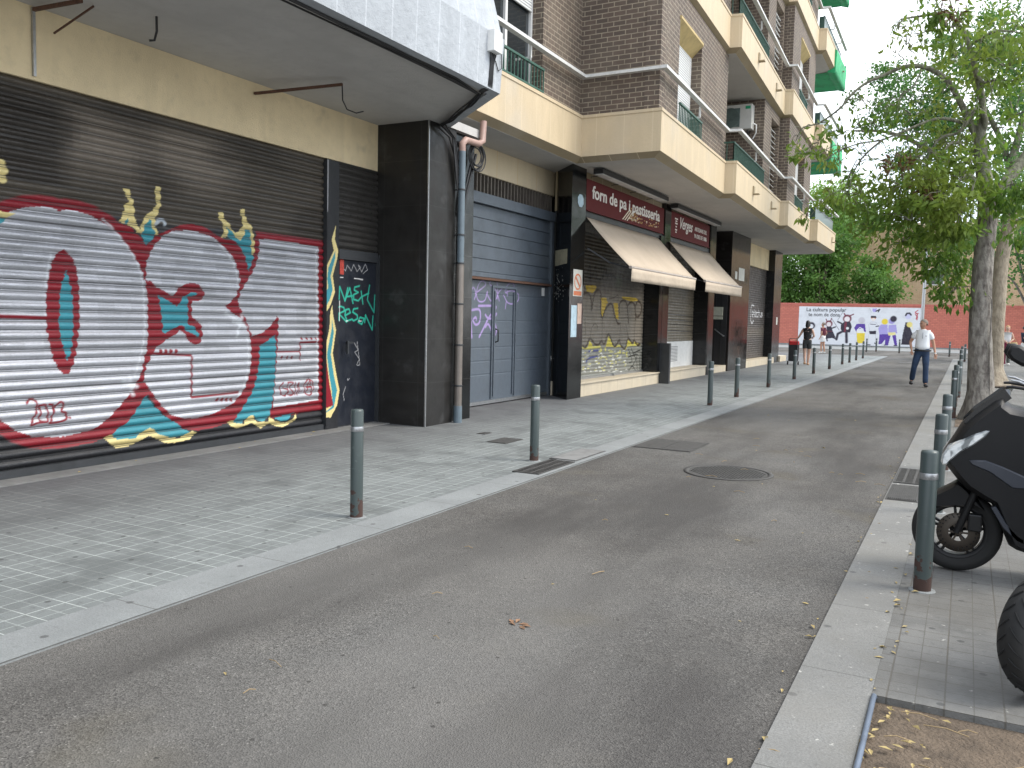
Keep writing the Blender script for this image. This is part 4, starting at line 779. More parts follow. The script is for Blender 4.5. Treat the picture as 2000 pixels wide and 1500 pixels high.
def plate(name, x0, x1, y0, y1, label, cat, z, mat=None, ribs=0, split=False):
    t = thing(name, label, cat, ((x0+x1)/2, (y0+y1)/2, 0)); m = MB(); m.box(x0, x1, y0, y1, z-.003, z+.004); m.build('frame', M_iron, t)
    m = MB(); e = .018
    if split: m.box(x0+e, (x0+x1)/2-.004, y0+e, y1-e, z+.001, z+.009); m.box((x0+x1)/2+.004, x1-e, y0+e, y1-e, z+.001, z+.009)
    else: m.box(x0+e, x1-e, y0+e, y1-e, z+.001, z+.009)
    for i in range(ribs):
        x = x0+e+(x1-x0-2*e)*(i+.5)/ribs; m.box(x-.004, x+.004, y0+e*2, y1-e*2, z+.0091, z+.014)
    m.build('lid', mat or M_iron, t); return t
plate('access_cover', -5.27, -4.98, 9.3, 9.78, 'small square iron cover in the pavement left of the second bollard', 'cover', .001)
plate('access_cover', -5.75, -5.62, 9.9, 10.1, 'tiny dark cover set in the paving near the pillar foot', 'cover', .001)
plate('access_cover', -4.05, -3.72, 8.6, 9.48, 'grey concrete cover slab in the left kerb next to the drain grate', 'cover', .004, simple('grey cover slab', (.2, .2, .195), .8))
plate('access_cover', -3.62, -2.88, 10.1, 11.0, 'long rectangular cover in the asphalt against the left kerb', 'cover', -.011, split=True)
plate('access_cover', -.575, -.30, 8.33, 9.16, 'ribbed steel cover in the right kerb, nearer one of the pair', 'cover', .005, ribs=14)
def manhole(x, y, r, label):
    t = thing('manhole_cover', label, 'manhole', (x, y, 0)); m = MB(); z = -.011
    m.lathe([(0, z), (r, z), (r, z+.006), (r-.05, z+.007), (r-.052, z+.001)], (x, y, 0), n=48); m.build('frame', M_iron, t)
    m = MB(); m.lathe([(0, z+.003), (r-.06, z+.003), (r-.06, z+.001)], (x, y, 0), n=48, smooth=False); n = 13; R_ = r-.075
    for i in range(-n, n+1):
        for j in range(-n, n+1):
            a, b = i*R_/n, j*R_/n; s_ = R_/n*.30
            if a*a+b*b < (R_-.01)**2 and (i+j) % 2 == 0: m.box(x+a-s_, x+a+s_, y+b-s_*1.6, y+b+s_*1.6, z+.0031, z+.009)
    m.build('lid', M_iron, t)
manhole(-2.14, 8.96, .46, 'round cast iron manhole cover with chequer pattern in the middle of the road')
plate('access_cover', -2.6, -1.9, 41.0, 42.0, 'far dark cover in the road beyond the walking man', 'cover', -.011)
# drip pipe beside the soil
m = MB(); m.tube([(-.262, 1.3, .012), (-.258, 3.2, .014), (-.262, 3.80, .012), (-.262, 3.86, -.02)], .011, 8); tag(m.build('irrigation_pipe', simple('blue grey pipe', (.12, .15, .2), .5)), 'thin blue grey irrigation pipe along the kerb edge of the soil bed', 'pipe')
# lamp post far
t = thing('lamp_post', 'slim pale grey lamp post in front of the mural', 'lamp post', (-2.49, 58.1, 0)); m = MB(); m.tube([(-2.49, 58.1, 0), (-2.49, 58.1, 1), (-2.45, 58.1, 6.0), (-2.43, 58.1, 8.5)], [.13, .11, .085, .07], 12); m.build('pole', K['steel'], t)
m = MB(); m.box(-2.9, -2.4, 58.0, 58.2, 8.45, 8.55); m.build('lamp_head', K['steel'], t)
# ================================================================ THINGS FIXED TO THE FRONTS
def text_mesh(body, name, mat, parent, origin, ex, n, size, width=None, shear=0, extr=.004, bold=.0):
    cu = bpy.data.curves.new(name, 'FONT'); cu.body = body; cu.size = size; cu.extrude = extr; cu.shear = shear; cu.offset = bold; cu.resolution_u = 3
    o = bpy.data.objects.new(name, cu); link(o); bpy.context.view_layer.update()
    me = bpy.data.meshes.new_from_object(o.evaluated_get(bpy.context.evaluated_depsgraph_get())); bpy.data.objects.remove(o)
    X = [v.co.x for v in me.vertices]; k = 1. if width is None else width/(max(X)-min(X)); x0 = min(X)
    ex, n = Vector(ex), Vector(n); off = rootloc(parent)
    for v in me.vertices:
        c = v.co.copy(); v.co = Vector(origin)+ex*((c.x-x0)*k)+Vector((0, 0, c.y))+n*(c.z+extr) - off
    me.materials.clear(); me.materials.append(mat); me.name = name; o = link(bpy.data.objects.new(name, me)); o.parent = parent; return o
M_sign = Mat('dark red sign board', (.10, .006, .008), .6, spec=.25); M_sign = M_sign.done(); M_let = simple('white letters', (.8, .78, .74), .5, v=.05)
M_spark = simple('printed golden crumbs', (.55, .33, .12), .6, v=.3); M_spark2 = simple('printed cream crumbs', (.8, .7, .55), .6)
s1 = thing('shop_sign', 'wide dark red bakery sign reading forn de pa i pastisseria above the larger awning', 'sign', (-6.9, 18.4, 3.75), 'bakery signs')
m = MB(); m.box(-6.94, -6.86, 16.0, 20.93, 3.76, 4.37); m.box(-6.858, -6.84, 16.0, 20.93, 3.74, 3.762); m.build('board', M_sign, s1)
text_mesh('forn de pa i pastisseria', 'lettering', M_let, s1, (-6.858, 16.28, 4.02), (0, 1, 0), (1, 0, 0), .36, width=4.3, bold=.006)
rs = random.Random(8); m = MB()
for i in range(110):
    u = abs(rs.gauss(0, .28)) if i % 2 else rs.uniform(-.1, 1.6); y = 18.5+u*1.2+rs.uniform(-.1, .1); z = 3.83+abs(rs.gauss(0, .09)); r_ = rs.uniform(.008, .028)
    m.box(-6.859, -6.852, y-r_*rs.uniform(.6, 2), y+r_, z-r_*.6, z+r_*.6, rs.choice((0, 0, 1)))
for k in range(3): m.add([(-6.853, 18.0+k*.14, 3.79), (-6.853, 18.06+k*.14, 3.79), (-6.853, 18.45+k*.12, 4.02), (-6.853, 18.38+k*.12, 4.02)], [(0, 1, 2, 3)], 1)
m.build('printed_crumbs', [M_spark, M_spark2], s1, kind='stuff')
s2 = thing('shop_sign', 'shorter dark red bakery sign with white script lettering above the smaller awning', 'sign', (-6.9, 23.3, 3.75), 'bakery signs')
m = MB(); m.box(-6.94, -6.86, 21.52, 25.2, 3.77, 4.40); m.box(-6.858, -6.84, 21.52, 25.2, 3.75, 3.772); m.build('board', M_sign, s2)
text_mesh('Verges', 'lettering', M_let, s2, (-6.858, 22.3, 4.03), (0, 1, 0), (1, 0, 0), .42, width=1.15, shear=.35, bold=.003)
text_mesh('ARTESANS DEL', 'lettering', M_let, s2, (-6.858, 23.65, 4.10), (0, 1, 0), (1, 0, 0), .16, width=1.25); text_mesh('PA DES DE 1886', 'lettering', M_let, s2, (-6.858, 23.65, 3.91), (0, 1, 0), (1, 0, 0), .16, width=1.25)
m = MB()
for z, w_ in ((4.22, .12), (4.16, .07), (4.10, .10), (4.02, .05), (3.94, .08), (3.88, .04)): m.box(-6.858, -6.852, 21.95-w_, 21.95+w_, z, z+.035)
m.build('emblem', M_let, s2)
# awnings
M_awn = Mat('beige awning canvas', (.48, .40, .31), .85); M_awn.mix(M_awn.noise(1.5, 4, lo=.4, hi=.75), (.40, .33, .255), amt=.6); M_awn.bump(M_awn.noise(3, 3), .02, .5); M_awn = M_awn.done()
def awning(y0, y1, z0, label):
    t = thing('awning', label, 'awning', (-6.4, (y0+y1)/2, 2.6), 'bakery awnings'); n = 12; ys = [y0+(y1-y0)*i/n for i in range(n+1)]
    B_, Fr = (-6.82, z0), (-5.86, 2.60); m = MB(); vs = []
    for k in range(9):
        f = k/8
        for y in ys:
            sag = -.02*math.sin(math.pi*f)*(1+.6*math.sin(y*2.1)); vs.append((B_[0]+(Fr[0]-B_[0])*f, y, B_[1]+(Fr[1]-B_[1])*f+sag))
    N1 = n+1; m.add(vs, [(k*N1+i, (k+1)*N1+i, (k+1)*N1+i+1, k*N1+i+1) for k in range(8) for i in range(n)], 0, True)
    m.build('canvas', M_awn, t).modifiers.new('thick', 'SOLIDIFY').thickness = .006
    m = MB(); m.tube([(-5.86, y0-.03, 2.60), (-5.86, y1+.03, 2.60)], .032, 10); m.build('front_bar', simple('beige enamelled bar', (.36, .31, .27), .4) if 'beige enamelled bar' not in bpy.data.materials else bpy.data.materials['beige enamelled bar'], t)
    m = MB(); vs = []
    for f in (0, .33, .66, 1):
        for i in range(n*3+1): y = y0+(y1-y0)*i/(n*3); vs.append((-5.835+.012*math.sin(y*7)*f, y, 2.585-.255*f))
    q = n*3+1; m.add(vs, [(k*q+i, (k+1)*q+i, (k+1)*q+i+1, k*q+i+1) for k in range(3) for i in range(n*3)], 0, True); m.build('valance', M_awn, t).modifiers.new('thick', 'SOLIDIFY').thickness = .005
    for y in (y0+.15, y1-.15):
        m = MB(); m.bar((-6.85, y, 3.0), (-6.4, y+.1, 2.72), .03); m.bar((-6.4, y+.1, 2.72), (-5.88, y, 2.58), .03); m.build('folding_arm', K['metal_dark'], t)
awning(15.95, 20.40, 3.60, 'larger beige awning with straight valance over the bakery shutter'); awning(21.3, 25.15, 3.60, 'smaller beige awning over the white door panel, farther from the camera')
# strip lights
for y0, y1, x, lab in ((15.75, 19.9, -6.52, 'long strip light box under the balcony above the wide sign'), (21.1, 25.4, -6.66, 'strip light box under the balcony above the shorter sign')):
    t = thing('strip_light', lab, 'light', (x, (y0+y1)/2, 4.45), 'strip lights over the signs'); m = MB(); m.box(x-.10, x+.10, y0, y1, 4.41, 4.50); m.build('housing', K['black'], t)
    m = MB(); m.box(x-.08, x+.08, y0+.05, y1-.05, 4.395, 4.4095); m.build('diffuser', simple('grey diffuser', (.6, .6, .58), .4), t)
    m = MB()
    for i in range(4): yy = y0+.4+i*(y1-y0-.8)/3; m.tube([(x-.1, yy, 4.44), (x-.28, yy-.1, 4.40)], .008, 5)
    m.build('wires', K['rubber'], t)
# air conditioner
t = thing('air_conditioner', 'pale outdoor air conditioning unit hung in the brick terrace', 'air conditioner', (-6.1, 24.9, 7.0)); m = MB(); m.box(-6.62, -5.68, 24.80, 25.12, 7.03, 7.72); m.build('casing', simple('beige grey casing', (.52, .52, .49), .5, v=.08), t, bevel=.012)
m = MB(); m.lathe([(.28, -.012), (.26, -.02)], (-6.28, 24.80, 7.36), axis='y', n=28)
for i in range(9): m.bar((-6.54, 24.785, 7.14+i*.055), (-6.02, 24.785, 7.14+i*.055), .008)
m.box(-6.55, -6.01, 24.79, 24.797, 7.10, 7.62); m.build('fan_grille', simple('green grey grille', (.10, .14, .13), .5), t)
m = MB(); m.box(-5.86, -5.72, 24.793, 24.798, 7.58, 7.66); m.build('label_plate', simple('green label', (.02, .3, .15), .5), t)
m = MB(); m.bar((-6.5, 24.82, 6.98), (-6.5, 25.13, 6.98), .04); m.bar((-5.8, 24.82, 6.98), (-5.8, 25.13, 6.98), .04); m.bar((-5.8, 24.84, 6.97), (-5.8, 25.12, 6.74), .03); m.build('bracket', K['metal_dark'], t)
m = MB(); m.tube([(-5.67, 24.95, 7.2), (-5.58, 24.97, 7.15), (-5.6, 25.05, 6.95), (-5.7, 25.12, 6.8)], .02, 6); m.build('hose', K['white'], t)
t = thing('ceiling_lamp', 'round glass lamp on the terrace ceiling above the air conditioner', 'lamp', (-5.9, 21.6, 7.8)); m = MB(); m.lathe([(0, 7.80-7.9), (.09, 7.83-7.9), (.10, 7.87-7.9), (.06, 7.895-7.9)], (-5.75, 22.0, 7.9), n=16); m.build('globe', simple('frosted globe', (.5, .5, .42), .3), t)
# downpipe, conduits, cables
M_pipe_g = simple('grey painted pipe', (.13, .17, .20), .35, v=.15); M_pipe_b = simple('bronze pipe', (.20, .175, .155), .35, .3, v=.2); M_pipe_p = simple('pink plastic pipe', (.38, .25, .21), .5, v=.2)
dp = thing('downpipe', 'grey and bronze downpipe with pink elbows on the corner pillar', 'pipe', (-6.60, 10.82, 0)); X0, Y0 = -6.60, 10.80
m = MB(); m.tube([(X0, Y0, 2.35), (X0, Y0, 3.95)], .052, 14); m.build('upper_pipe', M_pipe_g, dp)
m = MB(); m.tube([(X0, Y0, .25), (X0, Y0, 2.35)], .056, 14); m.build('lower_pipe', M_pipe_b, dp); m = MB(); m.tube([(X0, Y0, 0), (X0, Y0, .25)], .064, 14); m.build('pipe_foot', M_pipe_g, dp)
m = MB(); m.tube([(X0, Y0, 3.95), (X0, Y0, 4.06), (X0+.02, Y0+.06, 4.12), (X0+.0, Y0+.45, 4.14), (X0, Y0+.58, 4.2), (X0, Y0+.6, 4.5)], .05, 12); m.build('elbow', M_pipe_p, dp)
for z in (.55, 1.15, 1.75, 2.34, 2.75, 3.4): m = MB(); m.lathe([(.062, -.012), (.066, 0), (.062, .012)], (X0, Y0, z), n=14); m.bar((X0-.1, Y0-.02, z), (X0, Y0-.02, z), .02); m.build('clamp', K['metal_dark'], dp)
cn = thing('conduit', 'pair of thin white conduits beside the downpipe', 'conduit', (-6.66, 10.97, 0)); m = MB()
for dy in (.14, .21): m.tube([(-6.70, Y0+dy, 0.02), (-6.70, Y0+dy, 3.05)], .016, 8)
m.build('tube', simple('off white conduit', (.45, .45, .42), .5), cn); m = MB(); m.tube([(-6.70, Y0+.14, 3.05), (-6.70, Y0+.2, 3.3), (-6.66, Y0+.42, 4.0)], .02, 8); m.tube([(-6.70, Y0+.21, 3.05), (-6.70, Y0+.3, 3.4), (-6.66, Y0+.5, 4.0)], .02, 8); m.build('black_sleeve', K['rubber'], cn)
cb = thing('cable_bundle', 'bundle of black cables run along the edge of the grey soffit down to the pillar', 'cables', (-5.2, 9.0, 4.2)); rs = random.Random(2); m = MB()
for k in range(6):
    pts = []; o1, o2 = rs.uniform(-.05, .05), rs.uniform(-.03, .015)
    for i in range(26): y = -6+i*(14.95/25.); pts.append((-5.24+o1*.6+.02*math.sin(y*1.7+k), y, 4.222+o2*.6-.015*abs(math.sin(y*.9+k*.7))))
    m.tube(pts[:-1]+[(-5.28+o1*.3, 8.95, 4.2)], .010, 5)
    e = []
    for i in range(12):
        f = i/11; e.append((-5.28-1.32*f+o1*.8+.02*math.sin(f*9+k), 9.0+1.22*f+o1*.5, 4.215+o2-.03*math.sin(f*math.pi)-(.0 if k % 2 else .03*math.sin(f*6)**2)))
    m.tube(e+[(-6.62+o1*.5, 10.55+o1, 4.1), (-6.63, 10.75, 3.8-.1*k)], .011, 5)
m.build('cable', K['rubber'], cb)
jb = thing('junction_box', 'small white junction box with hanging cables on the white fascia', 'junction box', (-5.06, 9.0, 4.7)); a = atx(950, 92, -5.07); m = MB(); m.box(-5.07, -4.97, 8.80, 8.99, 4.62, 4.86); m.build('box', K['white'], jb, bevel=.006)
m = MB()
for k in range(4): m.tube([(-5.05, 8.86+k*.04, 4.62), (-5.06, 8.88+k*.02, 4.5), (-5.07, 8.87+k*.025, 4.35), (-5.08, 8.86+k*.03, 4.24), (-5.2, 8.86+.02*k, 4.19)], .010, 5)
m.tube([(-5.05, 9.01, 4.80), (-5.05, 9.12, 4.7), (-5.05, 9.12, 4.5), (-5.06, 9.06, 4.46), (-5.06, 8.99, 4.56)], .006, 5); m.build('cable', K['rubber'], jb)
t = thing('cable_coil', 'coil of spare black cable hung at the top of the pillar', 'cable coil', (-6.6, 11.3, 4.0)); m = MB(); rs = random.Random(4)
for k in range(7):
    r_ = .17+rs.uniform(-.03, .04); c = (-6.62+rs.uniform(-.02, .03), 11.25+rs.uniform(-.03, .03), 3.95+rs.uniform(-.03, .03)); m.tube([(c[0]+.03*math.cos(a), c[1]+r_*.8*math.cos(a), c[2]+r_*math.sin(a)) for a in [i*math.pi/9 for i in range(19)]], .010, 5)
m.build('coil', K['rubber'], t)
t = thing('sign_bracket', 'rusty bare bracket arm with a dangling wire under the grey soffit', 'bracket', (-6.5, 6.9, 4.2)); a, b = atx(497, 157, -7.55), atz(622, 135, 4.2); m = MB(); m.bar((-7.55, a.y, 4.12), (-6.45, a.y+.25, 4.17), .032, .028); m.build('arm', K['rust'], t)
m = MB(); m.tube([(-6.46, a.y+.26, 4.16), (-6.46, a.y+.27, 4.0), (-6.42, a.y+.3, 3.9), (-6.35, a.y+.38, 3.87), (-6.3, a.y+.45, 3.9)], .008, 5); m.build('wire', K['rubber'], t)
t = thing('sign_bracket', 'bare steel bracket and wall conduit high at the left end of the cream wall', 'bracket', (-7.5, 5.0, 4.2)); m = MB(); m.box(-7.555, -7.53, 4.94, 4.966, 3.63, 4.235); m.build('conduit', K['steel'], t)
m = MB(); m.bar((-7.5, 4.93, 4.2), (-6.9, 4.97, 4.2), .03); m.bar((-7.5, 5.12, 4.05), (-7.0, 5.16, 4.23), .014); m.build('arm', K['rust'], t); m = MB(); m.tube([(-6.75, 5.62, 4.25), (-6.76, 5.63, 4.12), (-6.78, 5.62, 4.04), (-6.80, 5.58, 4.03)], .012, 5); m.build('wire', K['rubber'], t)
# stickers and notices (flat things on the walls)
def flat(name, label, cat, o, ey, w_, h_, mat, th=.004, facex=True):
    m = MB(); x, y, z = o
    if facex: m.box(x, x+th, y, y+w_, z, z+h_)
    else: m.box(x, x+w_, y-th, y, z, z+h_)
    return tag(m.build(name, mat), label, cat)
paper = simple('weathered paper', (.55, .55, .50), .8, v=.2, vs=9); paper2 = simple('yellowed paper', (.52, .47, .32), .8, v=.25, vs=8); blue = simple('pale blue paper', (.42, .55, .62), .7, v=.2, vs=12); pinkp = simple('pinkish paper', (.62, .45, .36), .8, v=.2, vs=12)
m = MB(); cc = (15.62, 3.88); m.add([(-6.815, cc[0]+.15*math.cos(math.pi/8+i*math.pi/4), cc[1]+.13*math.sin(math.pi/8+i*math.pi/4)) for i in range(8)], [tuple(range(8))]); m.add([(-6.8185, cc[0]+.15*math.cos(math.pi/8+i*math.pi/4), cc[1]+.13*math.sin(math.pi/8+i*math.pi/4)) for i in range(8)], [tuple(range(7, -1, -1))]); tag(m.build('sticker', blue), 'octagonal pale blue sticker high on the black pillar by the bakery', 'sticker')
DA, DE, DN = Vector((-6.82, 15.21)), Vector((-.6823, .7311)), Vector((-.7311, -.6823))
def dg(t, z, d=.003): q = DA+DE*t+DN*d; return (q.x, q.y, z)
m = MB(); m.add([dg(.20, 2.65), dg(1.05, 2.63), dg(1.05, 2.95), dg(.20, 2.93), dg(.20, 2.65, .001), dg(1.05, 2.63, .001), dg(1.05, 2.95, .001), dg(.20, 2.93, .001)], [(0, 1, 2, 3), (7, 6, 5, 4), (0, 4, 5, 1), (1, 5, 6, 2), (2, 6, 7, 3), (3, 7, 4, 0)]); tag(m.build('notice', paper2, fixn=True), 'small yellowed notice on the slanted camera side of the black bakery pillar', 'notice')
m = MB(); m.box(-6.818, -6.814, 15.36, 15.80, 2.02, 2.54); pk = tag(m.build('parking_sign', paper), 'white no parking plate with orange ring on the black pillar', 'sign')
m = MB(); ring = [(.17, 0), (.135, 0)]; n = 28; cy, cz = 15.58, 2.30
vs = [(-6.8135, cy+r_*math.cos(2*math.pi*i/n), cz+r_*.95*math.sin(2*math.pi*i/n)) for r_, _ in ring for i in range(n)]; m.add(vs, [(i, (i+1) % n, n+(i+1) % n, n+i) for i in range(n)]); m.add([(-6.8132, cy-.12, cz+.07), (-6.8132, cy-.09, cz+.11), (-6.8132, cy+.12, cz-.07), (-6.8132, cy+.09, cz-.11)], [(0, 1, 2, 3)])
m.box(-6.8136, -6.813, 15.39, 15.77, 2.035, 2.12); m.build('ring', simple('orange red print', (.55, .17, .08), .6), pk, fixn=False)
flat('poster', 'torn pinkish poster low on the black bakery pillar', 'poster', (-6.817, 15.60, 1.48), 0, .20, .40, pinkp); flat('poster', 'torn pale blue poster left of the pinkish one on the black pillar', 'poster', (-6.817, 15.30, 1.22), 0, .27, .62, blue)
def flakes(name, label, n_, fn, seed, mt, cat='paper scraps'):
    m = MB(); r_ = random.Random(seed)
    for i in range(n_): m.add(*fn(r_))
    o = m.build(name, mt); tag(o, label, cat, kind='stuff'); return o
def flk(y, x0, x1, z0, z1):
    def f(r_):
        x, z, s_ = r_.gauss((x0+x1)/2, (x1-x0)/4), r_.gauss((z0+z1)/2, (z1-z0)/4), r_.uniform(.006, .028); k = r_.randint(4, 6)
        return [dg(x+s_*math.cos(6.28*i/k)*r_.uniform(.5, 1.2), z+s_*math.sin(6.28*i/k)*r_.uniform(.4, 1)) for i in range(k)], [tuple(range(k))]
    return f
flakes('paper_scraps', 'white scraps of torn notices on the camera side of the bakery pillar', 60, flk(0, .2, 1.15, 1.85, 2.6), 3, paper)
m = MB(); m.lathe([(0, .03), (.05, .03), (.06, .02), (.065, 0)], (0, 0, 0), axis='y', n=16)
m.v = [dg(1.05+x*1.5, .76+z, y+.001) for x, y, z in m.v]; o = m.build('wall_socket', K['white'], fixn=True); tag(o, 'small round white wall fitting low on the bakery pillar', 'wall fitting')
st_ = tag((lambda m: (m.box(-7.558, -7.555, 9.245, 9.33, 2.1, 2.3), m.build('sticker', simple('red sticker', (.5, .06, .04), .6, v=.5, vs=40)))[1])(MB()), 'red and white sticker at the top left of the steel door', 'sticker')
flat('house_plate', 'white street number plates on the brown polished pillar', 'plate', (-6.848, 29.0, 3.0), 0, .8, .42, paper); flat('house_plate', 'small white plate beside the number plates on the brown polished pillar', 'plate', (-6.848, 28.5, 3.02), 0, .28, .25, paper)
t = thing('intercom', 'pale intercom and letter box panel on the dark entrance door', 'intercom', (-7.2, 27.9, 1.75)); m = MB(); m.box(-7.40, -7.05, 27.86, 27.918, 1.80, 2.08); m.box(-7.40, -7.05, 27.87, 27.918, 1.68, 1.78); m.build('panel', simple('beige panel', (.42, .42, .34), .5), t)
flat('shop_plate', 'small white plate on the street face of the last black pillar', 'plate', (-6.968, 36.3, 1.55), 0, .25, .3, paper)
text_mesh('La cultura popular', 'writing', K['metal_dark'], FW, wp3(2.05, .015, 2.66), tuple(WE.to_3d()), tuple(WN.to_3d()), .40, width=2.9, bold=.004, extr=.003); text_mesh('te nom de dona', 'writing', K['metal_dark'], FW, wp3(2.2, .015, 2.28), tuple(WE.to_3d()), tuple(WN.to_3d()), .40, width=2.3, bold=.004, extr=.003)
# green safety netting wrapped round balcony ends
M_net = simple('green safety netting', (.025, .36, .14), .7, v=.35, vs=1.5, bump=.01)
for k, nm in ((1, 'lowest'), (2, 'middle'), (3, 'topmost')):
    z = ZB+k*FL; y0 = 35.2; r_ = random.Random(k)
    def ring(y, x0, dz): return [(x0-.02, y, z-.25+dz), (x0, y, z-.05), (x0+.03, y, z+.62), (x0-.25, y, z+.85), (x0-.30, y, z+.80), (x0-.18, y, z-.02), (x0-.3, y, z-.16+dz)]
    t = thing('safety_net', 'green safety netting wrapped round the %s balcony end' % nm, 'netting', (-5.0, 36.8, z), 'green netting on balconies')
    m = MB(); m.loft([ring(y0+i*.36, -4.98, r_.uniform(-.03, .03)) for i in range(9)]); m.add([(-5.0, 35.3, z-.125), (-5.0, 38.1, z-.14), (-8.4, 38.1, z-.12), (-6.8, 37.0, z-.10), (-6.1, 35.6, z-.10)], [(0, 1, 2, 3, 4)]); m.box(-8.8, -4.98, 38.08, 38.13, z-.15, z+.8)
    m.build('net', M_net, t)
# fallen leaves, twigs and droppings
M_leafd = simple('dry leaf', (.22, .125, .07), .8, v=.4, vs=30); M_straw = simple('dry yellow leaf', (.36, .28, .12), .8, v=.3, vs=30); M_twig = simple('dry twig', (.30, .22, .12), .9); M_drop = simple('white droppings', (.7, .69, .62), .9)
def leaf(r_, x, y, z, L_, tilt=.5):
    a = r_.uniform(0, 6.28); dx, dy = math.cos(a)*L_, math.sin(a)*L_; wx, wy = -dy*.22, dx*.22; h = L_*tilt*r_.uniform(.1, .6)
    return [(x, y, z), (x+dx*.5+wx, y+dy*.5+wy, z+h), (x+dx, y+dy, z+h*.4), (x+dx*.5-wx, y+dy*.5-wy, z+h*.7)], [(0, 1, 2), (0, 2, 3)]
r_ = random.Random(1); m = MB(); c = atz(1012, 1216)
for i in range(7): m.add(*leaf(r_, c.x+r_.uniform(-.03, .03), c.y+r_.uniform(-.02, .02), -.010, r_.uniform(.035, .062)))
tag(m.build('dead_leaf', M_leafd), 'cluster of curled brown dead leaves on the asphalt in the foreground', 'dead leaf')
m = MB(); c = atz(1170, 1118); m.tube([(c.x-.03, c.y-.04, -.006), (c.x, c.y, .004), (c.x+.01, c.y+.06, -.006)], .003, 4); tag(m.build('twig', M_twig), 'small pale twig on the asphalt beyond the dead leaves', 'twig')
m = MB(); r_ = random.Random(7)
for i in range(170):
    k = r_.random()
    if k < .35: x, y, z = -.25+abs(r_.gauss(0, .14)), r_.uniform(2.2, 3.8), -.012
    elif k < .6: x, y, z = -.6+r_.gauss(0, .03), r_.uniform(2.5, 14), -.006
    elif k < .75: x, y, z = -.27+r_.gauss(0, .03), r_.uniform(3.6, 7), .006
    elif k < .85: x, y, z = r_.uniform(-7.5, -7.25), r_.uniform(4.5, 10), .015
    else: x, y, z = r_.uniform(-3.4, -.5), r_.uniform(2, 20), -.009
    m.add(*leaf(r_, x, y, z, r_.uniform(.02, .055)))
tag(m.build('leaf_litter', M_straw), 'yellow leaf and straw litter scattered along the kerb, soil and road', 'leaf litter', kind='stuff')
m = MB()
for i in range(60):
    x, y = -.2+abs(r_.gauss(0, .2)), r_.uniform(2.2, 3.75); a = r_.gauss(.3, .5); L_ = r_.uniform(.05, .2)
    if i > 30: x, y, L_ = r_.uniform(-3, -.3), r_.uniform(2.5, 12), r_.uniform(.04, .12)
    m.tube([(x, y, -.004), (x+L_*.5*math.cos(a), y+L_*.5*math.sin(a), .006), (x+L_*math.cos(a), y+L_*math.sin(a), -.004)], .0022, 4)
tag(m.build('twigs', M_twig), 'dry twigs and stalks scattered over the soil bed and road edge', 'twigs', kind='stuff')
def wd(x, y, L_, a, w_, lab):
    m = MB(); m.tube([(x, y, .004), (x+L_*.5*math.cos(a), y+L_*.5*math.sin(a), .01), (x+L_*math.cos(a), y+L_*math.sin(a), .004)], w_, 6); tag(m.build('broken_stick', M_twig), lab, 'stick')
wd(-.19, 3.17, .26, .15, .011, 'thick dry broken stick lying on the soil bed'); wd(.0, 3.3, .5, -.6, .004, 'long thin pale stalk bent across the soil bed')
# ================================================================ TREES
def leaf_mat(name, c1, c2, c3, trans=.35):
    m = Mat(name, c1, .5, spec=.35); m.mix(m.noise(9, 2, lo=.35, hi=.65), c2, amt=.9); m.mix(m.noise(.9, 3, lo=.4, hi=.65), c3, amt=.55)
    v = m.n('TexVoronoi'); v.inputs['Scale'].default_value = 22; m.l(m.pos(), v.inputs[0]); m.mix(v.outputs['Color'], (.5, .5, .5), 'OVERLAY', .0)
    mm = m.done(); t = m.n('BsdfTranslucent'); m.l(m.cur(), t.inputs[0]); x = m.n('MixShader'); x.inputs[0].default_value = trans
    o = m.t.nodes['Material Output']; m.l(m.b.outputs[0], x.inputs[1]); m.l(t.outputs[0], x.inputs[2]); m.l(x.outputs[0], o.inputs[0]); return mm
LM1 = leaf_mat('drooping leaf', (.155, .27, .04), (.06, .13, .025), (.30, .34, .06), .5); LM2 = leaf_mat('feathery leaf', (.10, .25, .06), (.045, .13, .04), (.19, .34, .08), .5); LM3 = leaf_mat('dark dense leaf', (.09, .20, .04), (.15, .28, .05), (.045, .11, .03), .45); LM4 = leaf_mat('light green leaf', (.20, .33, .06), (.14, .26, .05), (.25, .36, .08), .5); LM5 = leaf_mat('withered leaf', (.12, .06, .025), (.07, .035, .02), (.15, .09, .03), .1)
def bark(name, c, d, rough=.9, bands=True):
    m = Mat(name, c, rough); m.mix(m.noise(14, 6, vec=m.pos((1, 1, .35)), lo=.42, hi=.62), d, amt=.85); m.mix(m.noise(3.2, 5, lo=.5, hi=.7), tuple(min(1, x*1.45) for x in c), amt=.5)
    if bands: m.mix(m.noise(5, 4, vec=m.pos((1, 1, 6)), lo=.66, hi=.7), tuple(x*.4 for x in c), amt=.6)
    m.bump(m.noise(22, 6, vec=m.pos((1, 1, .5))), .02, .7); return m.done()
BK1 = bark('mottled grey bark', (.25, .23, .20), (.09, .075, .065)); BK2 = bark('pale grey bark', (.33, .28, .21), (.22, .18, .13), bands=False); BK3 = bark('green grey branch bark', (.20, .20, .14), (.09, .085, .065), bands=False)
